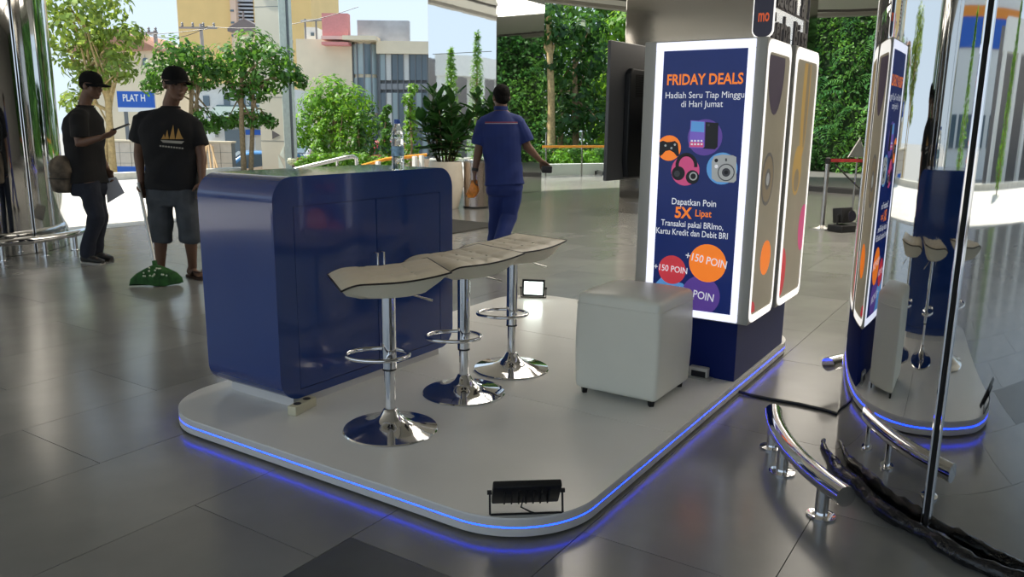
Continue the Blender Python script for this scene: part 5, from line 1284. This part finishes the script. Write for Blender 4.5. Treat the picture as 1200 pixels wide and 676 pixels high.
# pink and cream building with glazed corner
B = BG('glazed_corner_building', 'cream and pink building with a curved glazed corner and grey parapet', 'building', 425, 52, -1.05)
B.box('wall', 346, 411, 44, 205, 1.0, 12, m_crm); B.box('wall', 441, 512, 47, 62, 0.6, 12, m_crm); B.box('wall', 440, 512, 60, 205, 1.1, 12, m_mul)
B.box('pink_parapet', 380.5, 410.5, 15, 42, 0.2, 0.9, m_pnk); B.box('cornice', 380, 411, 42, 46, 0.0, 1.2, M('pale_pink_band', (0.70, 0.45, 0.40), rough=0.8)); B.box('cornice', 380, 411, 49, 52.5, 0.0, 1.2, m_pnk)
B.box('concrete_parapet', 416, 477, 20, 48, 1.6, 2.2, m_cnc); B.box('roof_slab', 405, 443, 42, 47, -0.2, 6, m_crm)
B.box('roof_shed', 347, 362, 25, 48, 3, 6, m_wht); B.box('shed_window', 355, 359, 32, 36, 2.9, 3.05, m_win)
for px in (353, 366, 380): obj('roof_post', MB().tube([(B.x(px), 2, B.zz(48)), (B.x(px), 2, B.zz(18))], 0.06, 6), m_mul, B.t, world=False)
obj('roof_beam', MB().tube([(B.x(348), 2, B.zz(21)), (B.x(384), 2, B.zz(18))], 0.08, 6), m_mul, B.t, world=False)
xc = B.x(426); rc = B.x(442) - xc
obj('corner_drum', MB().lathe([(rc - 0.08, B.zz(205)), (rc - 0.08, B.zz(47))], (xc, 1.6, 0), 24, math.pi * 0.98, math.pi * 2.02), m_crm, B.t, world=False)
npn = 6
for row, (pa, pb) in enumerate(((50, 86), (90, 132), (136, 180))):
    for k in range(npn):
        a0 = math.pi + math.pi * k / npn + 0.035; a1 = math.pi + math.pi * (k + 1) / npn - 0.035
        obj('pane', MB().lathe([(rc, B.zz(pb)), (rc, B.zz(pa))], (xc, 1.6, 0), 4, a0, a1), m_win2 if (k + row) % 3 else m_win, B.t, world=False)
for k in range(npn + 1):
    a = math.pi + math.pi * k / npn; x, y = xc + (rc + .03) * math.cos(a), 1.6 + (rc + .03) * math.sin(a)
    obj('mullion', MB().tube([(x, y, B.zz(190)), (x, y, B.zz(49))], 0.05, 6), m_mul, B.t, world=False)
for row, (pa, pb) in enumerate(((62, 93), (97, 104), (108, 150), (154, 190))):
    for k in range(8):
        px = 444 + 7.0 * k
        mt = m_wht if k in (1, 4) and row != 1 else (m_win if (k * 3 + row) % 4 else m_win2)
        if row == 1: mt = M('spandrel_grey', (0.30, 0.31, 0.33), rough=0.4)
        B.box('pane', px, px + 6.2, pa, pb, 0.95, 1.12, mt)
for k in range(9): B.box('mullion', 443.2 + 7.0 * k, 444 + 7.0 * k, 60, 200, 0.80, 1.12, m_mul)
# white sign pylon
gp2 = at(326, 147, 23.0)
py = thing('sign_pylon', 'tall cream sign pylon with dark triangle marks at the roadside', 'pylon', (gp2[0], gp2[1], -0.3), AR - math.radians(14))
m_pyl = M('pylon_cream', (0.66, 0.61, 0.50), rough=0.55, var=0.05, vscale=1.0); m_pyl2 = M('pylon_grey', (0.75, 0.79, 0.70), rough=0.5, var=0.1)
obj('shaft', MB().box(-0.36, 0.36, -0.34, 0.34, 0, 7.5), m_pyl, py, world=False); obj('side_panel', MB().box(0.36, 0.375, -0.34, 0.34, 0, 7.5), m_pyl2, py, world=False)
obj('side_channel', MB().box(0.375, 0.40, 0.02, 0.12, 0, 7.5), m_mul, py, world=False)
for z in (1.1, 2.3, 3.5, 4.7): obj('panel_joint', MB().box(-0.362, 0.362, -0.343, -0.339, z, z + 0.012), m_mul, py, world=False)
m_mark = M('mark_grey', (0.12, 0.11, 0.11), rough=0.6)
obj('triangle_mark', MB().prism([(0.0, 1.16), (0.24, 1.27), (0.0, 1.40)], -0.348, -0.341, 'XZ'), m_mark, py, world=False)
obj('triangle_mark', MB().prism([(0.20, 0.72), (0.35, 0.60), (0.35, 0.98)], -0.348, -0.341, 'XZ'), m_pyl2, py, world=False)
obj('triangle_mark', MB().prism([(0.16, 0.35), (0.34, 0.35), (0.16, 0.72)], -0.348, -0.341, 'XZ'), m_pyl2, py, world=False)
obj('logo_ring', MB().tube([(-0.02 + 0.30 * math.cos(a), -0.346, 5.35 + 0.30 * math.sin(a)) for a in [math.radians(185 + 12 * k) for k in range(15)]], 0.045, 6, flat=0.3), M('logo_blue', (0.10, 0.42, 0.60), rough=0.5), py, world=False)
obj('logo_ring', MB().tube([(-0.02 + 0.19 * math.cos(a), -0.346, 5.35 + 0.19 * math.sin(a)) for a in [math.radians(185 + 12 * k) for k in range(15)]], 0.03, 6, flat=0.3), M('logo_green', (0.25, 0.60, 0.30), rough=0.5), py, world=False)
# tiled compound wall
B = BG('compound_wall', 'low beige tiled boundary wall beyond the plaza', 'wall', 180, 24, -0.3)
B.box('core', 84, 270, 166, 215, 0.03, 0.3, m_mul)
wt_ = M('beige_wall_tile', (0.62, 0.54, 0.45), rough=0.5, var=0.05)
tm = {}
for i in range(14):
    for j in range(3):
        px = 85 + 13.2 * i
        B.box('wall_tile', px, px + 12.7, 166.5 + 12.4 * j, 178.5 + 12.4 * j, 0.0, 0.035, wt_)
B.box('coping', 83, 271, 164.5, 166.5, -0.04, 0.34, m_crm)
B = BG('blue_barrier', 'low blue barrier at the foot of the tiled wall', 'barrier', 145, 22.5, 0.0)
B.box('board', 124, 168, 195, 204, 0, 0.06, m_bluesign); B.box('foot', 126, 131, 203, 206, -0.1, 0.16, m_mul); B.box('foot', 160, 165, 203, 206, -0.1, 0.16, m_mul)
for k, (p0, p1) in enumerate((((238, 200), (243, 169)), ((243, 200), (240, 171)), ((248, 201), (244, 168)), ((252, 200), (249, 172)), ((256, 201), (247, 170)))):
    a, b = at(*p0, 23.2), at(*p1, 23.85)
    solo('bamboo_pole', MB().tube([a, b], 0.028, 8), M('bamboo', (0.36, 0.24, 0.12), rough=0.7), 'bamboo pole leaning on the beige tiled wall, %s from the left' % ORD[k], 'pole', 'bamboo poles leaning on the tiled wall')
# blue shop sign
B = BG('shop_sign', 'blue sign board with white lettering behind the two men', 'sign', 160, 34, -1.05)
s_ = B.box('board', 140, 182, 107, 126, 0, 0.15, m_bluesign); B.box('lower_strip', 140, 182, 126, 131, 0, 0.12, m_swhite)
pc = at(157, 114.5, 34); pc = pc - FWD * 0.003
text('lettering', 'PLAT H', m_swhite, s_, tuple(pc), tuple(RIGHT), (0, 0, 1), width=LX(170, 34) - LX(144, 34), height=LZ(110.5, 34) - LZ(118.5, 34), bold=0.02)
for px in (146, 176): obj('post', MB().box(B.x(px) - .06, B.x(px) + .06, 0.15, 0.27, 0, B.zz(107)), m_mul, B.t, world=False)
# utility poles
def utility(label, px, D, pyt, arms):
    p = at(px, 147, D); t = thing('utility_pole', label, 'pole', (p[0], p[1], -1.05), AR)
    zt = LZ(pyt, D, px) + 1.05; obj('mast', MB().tube([(0, 0, 0), (0, 0, zt)], [0.17, 0.11], 10), M('pole_grey', (0.30, 0.29, 0.28), rough=0.8), t, world=False)
    for pya, x0, x1 in arms:
        z = LZ(pya, D, px) + 1.05; xa, xb = LX(x0, D) - LX(px, D), LX(x1, D) - LX(px, D)
        ar_ = obj('crossarm', MB().box(xa, xb, -0.18, -0.08, z - 0.06, z + 0.06), MATS['pole_grey'], t, world=False)
        for k in range(4):
            x = xa + (xb - xa) * (0.08 + 0.84 * k / 3); obj('insulator', MB().lathe([(0, 0), (0.06, 0), (0.10, 0.08), (0.05, 0.14), (0.09, 0.2), (0.04, 0.28), (0, 0.3)], (x, -0.13, z + 0.06), 10), m_mul, ar_, world=False)
    return t
utility('utility pole with insulator crossarm before the yellow tower', 243, 55, 28, [(33, 219, 262)])
utility('utility pole with long crossarm above the left street trees', 190, 50, 36, [(39, 166, 194)])
for k, (a, b) in enumerate((((-40, 20), (166, 37)), ((166, 37), (243, 31)), ((243, 31), (420, 8)), ((-40, 30), (243, 34)))):
    A_, B_ = Vector(at(*a, 49)), Vector(at(*b, 46)); pts = [A_.lerp(B_, t / 10) - Vector((0, 0, 1.2 * 4 * (t / 10) * (1 - t / 10) * 0.4)) for t in range(11)]
    solo('overhead_wire', MB().tube(pts, 0.02, 5), m_black, WIRES[k], 'wire', 'overhead wires')

# ---- cars
def car(label, px, pyroof, D, az, col, L_=4.2, Hc=1.45):
    p = at(px, 147, D); z = LZ(pyroof, D, px) - Hc
    t = thing('car', label, 'car', (p[0], p[1], z), az); m_c = M('car_paint_%s' % label.split()[0], col, rough=0.25, coat=0.6); h = L_ / 2
    lower = [(-h, 0.35), (-h + .05, 0.75), (-h + .7, 0.88), (h - .9, 0.92), (h - .05, 0.80), (h, 0.4), (h - .1, 0.25), (-h + .1, 0.25)]
    upper = [(-h + 0.95, 0.86), (-h + 1.65, 1.38), (-h + 1.95, Hc), (h - 1.05, Hc - .02), (h - .75, 1.36), (h - .30, 0.90)]
    obj('body', MB().prism(lower, -0.82, 0.82, 'XZ'), m_c, t, world=False, bevel=0.06)
    obj('cabin', MB().prism(upper, -0.70, 0.70, 'XZ'), m_c, t, world=False, bevel=0.08)
    for s_ in (-1, 1):
        obj('side_window', MB().prism([(-h + 1.25, 0.92), (-h + 1.75, 1.34), (h - 1.1, 1.36), (h - .75, 0.94)], s_ * 0.700, s_ * 0.712, 'XZ'), m_win, t, world=False)
        for x in (-h + .75, h - .75):
            w = obj('wheel', MB().lathe([(0, -0.1), (0.30, -0.1), (0.31, -0.06), (0.31, 0.06), (0.30, 0.1), (0, 0.1)], (0, 0, 0), 20).xf(Matrix.Translation((x, s_ * 0.74, 0.31)) @ Matrix.Rotation(math.pi / 2, 4, 'X')), m_black, t, world=False)
            obj('hub', MB().lathe([(0, -0.105), (0.17, -0.105), (0.17, 0.105), (0, 0.105)], (0, 0, 0), 14).xf(Matrix.Translation((x, s_ * 0.74, 0.31)) @ Matrix.Rotation(math.pi / 2, 4, 'X')), m_steel, w, world=False)
    obj('windscreen', MB().add([(-h + 1.02, -0.60, 0.93), (-h + 1.02, 0.60, 0.93), (-h + 1.68, 0.52, 1.395), (-h + 1.68, -0.52, 1.395)], [(0, 1, 2, 3)]).xf(Matrix.Translation((-0.05, 0, 0.03))), m_win, t, world=False)
    obj('rear_window', MB().add([(h - .36, -0.58, 0.95), (h - .36, 0.58, 0.95), (h - .70, 0.52, 1.34), (h - .70, -0.52, 1.34)], [(0, 1, 2, 3)]).xf(Matrix.Translation((0.07, 0, 0.02))), m_win, t, world=False)
    for s_ in (-1, 1):
        obj('headlight', MB().rbox(-h - .02, -h + .10, s_ * .62 - .16, s_ * .62 + .16, 0.58, 0.74, 0.03), M('headlight', (0.7, 0.72, 0.72), rough=0.1), t, world=False)
        obj('tail_light', MB().rbox(h - .10, h + .02, s_ * .66 - .10, s_ * .66 + .10, 0.60, 0.84, 0.03), M('tail_light', (0.45, 0.02, 0.02), rough=0.2), t, world=False)
    return t
car('blue hatchback parked behind the tree trunks', 297, 176.5, 27, AR + math.radians(25), (0.10, 0.26, 0.52))
car('white car parked between pylon and shrubs', 359, 164, 34, AR + math.radians(70), (0.70, 0.70, 0.70))
car('red car parked behind the shrubs near the bottle', 437, 164.5, 34, AR + math.radians(60), (0.55, 0.05, 0.07))

# ---- ramp handrails
pts = [at(340, 200, 14.6), at(360, 195, 14.6), at(405, 184.5, 14.6), at(414, 183.5, 14.6), at(418, 186, 14.6), at(418.5, 202, 14.6)]
t = thing('ramp_handrail', 'shiny steel ramp handrail rising behind the counter', 'rail', tuple(gnd(400, 209)))
obj('tube', MB().tube(pts, 0.038, 12), m_steel, t)
for px, pyy in ((362, 195), (395, 187)): q = at(px, pyy, 14.6); obj('post', MB().tube([q, (q[0], q[1], 0)], 0.025, 8), m_steel, t)
t = thing('orange_handrail', 'orange handrail on white posts near the water bottle', 'rail', tuple(gnd(450, 206)))
obj('tube', MB().tube([at(424, 194.5, 16.5), at(452, 186.5, 16.8), at(500, 181.5, 17.2)], 0.035, 10), MATS['orange_rail'], t)
for px, pyy in ((424, 194), (443, 189), (486, 183), (494, 182)): q = at(px, pyy, 16.6); obj('post', MB().box(q[0] - .04, q[0] + .04, q[1] - .04, q[1] + .04, 0, q[2]), m_wht, t)

# ---- trees and shrubs
m_bark = M('bark', (0.22, 0.16, 0.09), rough=0.9, var=0.3, vscale=20, bump=0.4, bscale=30); m_bark_y = M('pale_bark', (0.42, 0.31, 0.15), rough=0.85, var=0.25, vscale=15)
L1 = leafmat('leaf_yellow_green', (0.16, 0.25, 0.045), (0.36, 0.45, 0.07), 0.4); L2 = leafmat('leaf_mid_green', (0.055, 0.15, 0.025), (0.14, 0.30, 0.03), 0.5); L3 = leafmat('leaf_bright_green', (0.10, 0.24, 0.02), (0.26, 0.48, 0.04), 0.45); L4 = leafmat('leaf_deep_green', (0.028, 0.085, 0.020), (0.08, 0.20, 0.03), 0.55)
TN = [0]
def blob_points(c, r, n, seed, squash=0.75):
    g = np.random.default_rng(seed); d = g.normal(0, 1, (n, 3)); d /= np.linalg.norm(d, axis=1)[:, None]
    rad = r * g.uniform(0.25, 1, n) ** 0.45; lump = 1 + 0.18 * np.sin(d[:, 0] * 7 + seed) * np.sin(d[:, 2] * 6 + d[:, 1] * 5)
    P = np.array(c)[None] + d * (rad * lump)[:, None] * np.array([1, 1, squash])[None]; return P, d + np.array([0, 0, 0.5])
def tree(name, label, D, trunks, blobs, mat, leaf=0.17, dens=1.0, base_z=0.0, bark=None, group='street trees', depth=None, cat='tree', squash=0.78):
    p0 = at(trunks[0][0], trunks[0][1], D); t = thing(name, label, cat, (p0[0], p0[1], base_z), 0, group); bark = bark or m_bark
    rr = random.Random(int(p0[0] * 100)); cl = []; cents = []
    for i, (px, py_, rp) in enumerate(blobs):
        r = rp / F_PX * D; off = rr.uniform(-0.6, 0.6) * r * 1.2 if depth is None else rr.uniform(-depth, depth)
        c = at(px, py_, D + off); cents.append(Vector(c)); n = int(dens * 100 * (r / leaf) ** 2 / 6) + 80
        TN[0] += 1; P_, N_ = blob_points(c, r, n, TN[0], squash); P_[:, 2] = np.maximum(P_[:, 2], base_z + 0.06); cl.append(leaf_cloud(P_, N_, leaf, 0.5, 0.55, TN[0]))
    for (bx, by, tx, ty, w) in trunks:
        a = Vector(at(bx, by, D)); a.z = base_z; b = Vector(at(tx, ty, D)); m = a.lerp(b, 0.5) + Vector((rr.uniform(-.1, .1), rr.uniform(-.1, .1), 0))
        tk = obj('trunk', MB().tube([a, m, b], [w, w * 0.85, w * 0.6], 10), bark, t)
        for c in cents:
            if rr.random() < 0.75 and c.z > a.z + 0.8:
                s_ = a.lerp(b, rr.uniform(0.55, 1.0)); obj('branch', MB().tube([s_, s_.lerp(c, 0.5) + Vector((0, 0, 0.1)), c], [w * 0.45, w * 0.3, w * 0.12], 6), bark, tk)
    cloud_obj('foliage', cl, mat, t)
    return t
tree('street_tree', 'airy yellow-green street tree beside the left mirror column', 19, [(133, 203, 124, 70, 0.09), (112, 203, 104, 70, 0.07), (124, 203, 132, 110, 0.05)], [(98, 25, 34), (132, 55, 34), (92, 70, 26), (152, 40, 16), (118, 5, 34), (140, 82, 18), (80, 5, 28), (108, 95, 22), (90, 120, 18), (70, 40, 30), (110, 50, 26)], L1, 0.19, 0.8, bark=m_bark_y)
tree('street_tree', 'mid-green pruned tree rising behind the man with the broom', 20.5, [(226, 203, 224, 95, 0.07), (233, 203, 232, 100, 0.06)], [(205, 62, 26), (228, 70, 24), (186, 84, 20), (212, 90, 26), (238, 92, 18), (178, 100, 13), (245, 78, 14), (240, 140, 17), (252, 146, 12), (230, 150, 14)], L2, 0.16, 0.95)
tree('street_tree', 'cloud-pruned tree on twin trunks before the shop row', 20.5, [(286, 203, 283, 85, 0.075), (294, 203, 297, 90, 0.065)], [(298, 52, 24), (272, 68, 24), (322, 66, 22), (285, 88, 28), (316, 92, 26), (338, 84, 17), (258, 86, 16), (350, 94, 10), (300, 106, 18), (274, 108, 14), (284, 139, 14), (303, 139, 13), (266, 142, 12), (316, 143, 8)], L2, 0.16, 1.0)
tree('round_tree', 'dense round green tree between pylon and glazed building', 27, [(395, 192, 394, 130, 0.16)], [(390, 108, 27), (372, 122, 24), (412, 120, 26), (362, 145, 22), (395, 140, 32), (424, 146, 20), (378, 165, 24), (412, 168, 24), (352, 165, 12)], L3, 0.19, 1.0, base_z=-0.8)
tree('dark_tree', 'dark green tree close behind the round tree', 30, [(425, 192, 424, 140, 0.14)], [(420, 130, 24), (432, 150, 18), (400, 130, 22), (430, 172, 16)], L4, 0.2, 1.0, base_z=-0.8)
def shrub(label, px, pyb, pyt, wpx, D, mat, group='columnar shrubs in the bed'):
    h = pyb - pyt; bl = [(px + 0.12 * wpx * math.sin(k * 2.3), pyb - h * (0.12 + 0.8 * k / 6), wpx * 0.5 * (1.0 - 0.55 * k / 6)) for k in range(7)]
    tree('columnar_shrub', label, D, [(px, pyb, px, pyt + h * 0.3, 0.03)], bl, mat, 0.10, 0.9, group=group, depth=0.12, cat='shrub', squash=1.0)
shrub('leafy upright shrub nearest the pylon', 377, 193, 142, 24, 19.5, L3)
shrub('bright slender shrub in the middle of the bed', 400, 193, 124, 18, 19.5, L3)
shrub('spiky upright shrub before the red car', 421, 193, 130, 20, 20, L2)
shrub('slim shrub left of the water bottle', 452, 193, 122, 18, 19, L2)
shrub('tall bright shrub rising behind the water bottle', 481, 193, 96, 25, 18, L3)
for i, px in enumerate(range(356, 466, 12)):
    tree('low_hedge_plant', 'bright low hedge plant behind the steel handrail, %s from the pylon' % ORD[i], 17.6 + 0.25 * (i % 2), [(px, 199, px, 190, 0.012)], [(px, 189 - (4 if 365 < px < 430 else 0), 8), (px + 4, 193, 7), (px - 4, 193, 7)], L3, 0.085, 1.0, group='low hedge plants behind the handrail', depth=0.1, cat='plant')
t = tree('red_leaf_plant', 'dark red leafy plant beside the pylon foot', 18.5, [(353, 198, 353, 188, 0.012)], [(353, 189, 6), (350, 194, 5)], leafmat('leaf_red', (0.20, 0.03, 0.05), (0.35, 0.05, 0.06)), 0.08, 1.0, group=None, depth=0.05, cat='plant')
t = tree('white_flower_plant', 'small white flowering plant at the pylon foot', 17.8, [(342, 199, 342, 190, 0.01)], [(342, 189, 5)], leafmat('petal_white', (0.65, 0.65, 0.5), (0.6, 0.6, 0.4)), 0.06, 1.0, group=None, depth=0.05, cat='plant')
# wood beyond the balustrade
GW = 'trees beyond the balustrade'
tree('garden_tree', 'slim pale-trunked tree right of the square mirror pillar', 25, [(646, 200, 643, 20, 0.13)], [(640, 18, 22), (625, 40, 20), (655, 40, 16), (648, 75, 13)], L4, 0.24, 1.0, bark=m_bark_y, group=GW)
tree('garden_tree', 'dark dense tree in the middle beyond the balustrade', 26, [(676, 200, 674, 70, 0.12)], [(672, 50, 30), (690, 75, 26), (660, 90, 26), (680, 115, 30), (665, 140, 24), (700, 140, 24), (690, 35, 24)], L4, 0.24, 1.3, group=GW)
tree('garden_tree', 'bright sunlit tree beside the television edge', 27, [(722, 200, 722, 60, 0.10)], [(722, 35, 22), (728, 70, 20), (714, 98, 20), (728, 125, 22), (706, 130, 14), (712, 155, 18), (740, 30, 26)], L3, 0.23, 1.3, group=GW)
tree('garden_tree', 'tree hidden behind the square mirror pillar', 26, [(600, 200, 600, 60, 0.12)], [(600, 40, 36), (580, 90, 34), (615, 110, 34), (560, 60, 30), (610, 160, 26)], L2, 0.2, 0.8, group=GW)
tree('garden_tree', 'leafy creeper-clad tree at the rear of the garden', 31, [(655, 200, 655, 100, 0.12)], [(650, 120, 24), (640, 150, 20), (690, 100, 30), (720, 110, 30), (680, 165, 26), (640, 100, 20), (705, 60, 30)], L4, 0.22, 1.0, group=GW)
tree('garden_thicket', 'tall dense green thicket filling the view beyond the balustrade', 36, [(650, 200, 650, 100, 0.15), (700, 200, 700, 90, 0.15)], [(x_, y_, 30) for x_ in range(560, 900, 32) for y_ in (10, 50, 90, 130, 170)], L2, 0.34, 0.9, group=GW, depth=1.0)
for i, px in enumerate(range(592, 742, 11)):
    tree('garden_shrub', 'low leafy shrub behind the glass balustrade, %s from the left' % ORD[i], float(bA @ FWD + (bB - bA) @ FWD * (px - 596) / 164) + 1.5 + 0.5 * (i % 3), [(px, 202, px, 190, 0.015)], [(px, 183 - 3 * (i % 3), 11), (px + 5, 190, 9), (px - 5, 188, 9)], (L3, L2, L4)[i % 3], 0.10, 1.0, group='low garden shrubs behind the balustrade', depth=0.3, cat='shrub')
# to the left of the view, seen in the mirror column: two conifers, a white and blue building, white arches
for k, (x, y, h) in enumerate(((1.2, 15.6, 3.6), (-0.6, 15.9, 4.3), (-3.6, 15.7, 3.9))):
    t = thing('slender_conifer', ('shortest', 'tallest', 'middle-sized')[k] + ' slender conifer on the plaza, seen only in the mirror column', 'tree', (x, y, 0.0), 0, 'slender conifers on the plaza')
    obj('trunk', MB().tube([(x, y, 0), (x, y, h * 0.8)], [0.06, 0.02], 8), m_bark, t)
    n = 1600; g = np.random.default_rng(k); tt = g.uniform(0.04, 1, n); th = g.uniform(0, 6.28, n); rad = 0.42 * (1 - tt) ** 0.7 * g.uniform(0.5, 1, n) * np.minimum(1, tt / 0.1)
    P_ = np.stack([x + rad * np.cos(th), y + rad * np.sin(th), tt * h], 1); N_ = np.stack([np.cos(th), np.sin(th), np.full(n, 0.8)], 1)
    cloud_obj('foliage', [leaf_cloud(P_, N_, 0.13, 0.35, 0.3, k)], L3, t)
t = thing('bank_building', 'white and blue building across the street left of the view', 'building', (-4, 42, -1.05))
obj('wall', MB().box(-14, 8, 42, 52, -1.05, 13), m_wht, t); obj('blue_band', MB().box(-14.1, 8.1, 41.9, 42.1, 5.2, 6.6), m_bluesign, t); obj('orange_band', MB().box(-14.1, 8.1, 41.88, 42.1, 6.6, 7.1), M('orange_band', (0.75, 0.25, 0.03), rough=0.6), t)
for i in range(9):
    for z in (0.5, 8.2, 10.6): obj('window', MB().box(-13 + 2.35 * i, -11.4 + 2.35 * i, 41.9, 42.05, z, z + 1.6), m_win, t)
t = thing('arcade', 'row of white arches across the plaza left of the view', 'arcade', (-9, 20, 0.0))
for k in range(7):
    x = -16 + 2.0 * k; obj('pier', MB().box(x, x + 0.42, 19.4, 20.0, -1.05, 3.2), m_wht, t)
obj('lintel', MB().box(-16, -3.5, 19.4, 20.0, 3.2, 4.0), m_wht, t); obj('rear_wall', MB().box(-16, -3.5, 21.5, 21.8, -1.05, 4.0), M('arcade_shade', (0.18, 0.17, 0.17), rough=0.8), t)
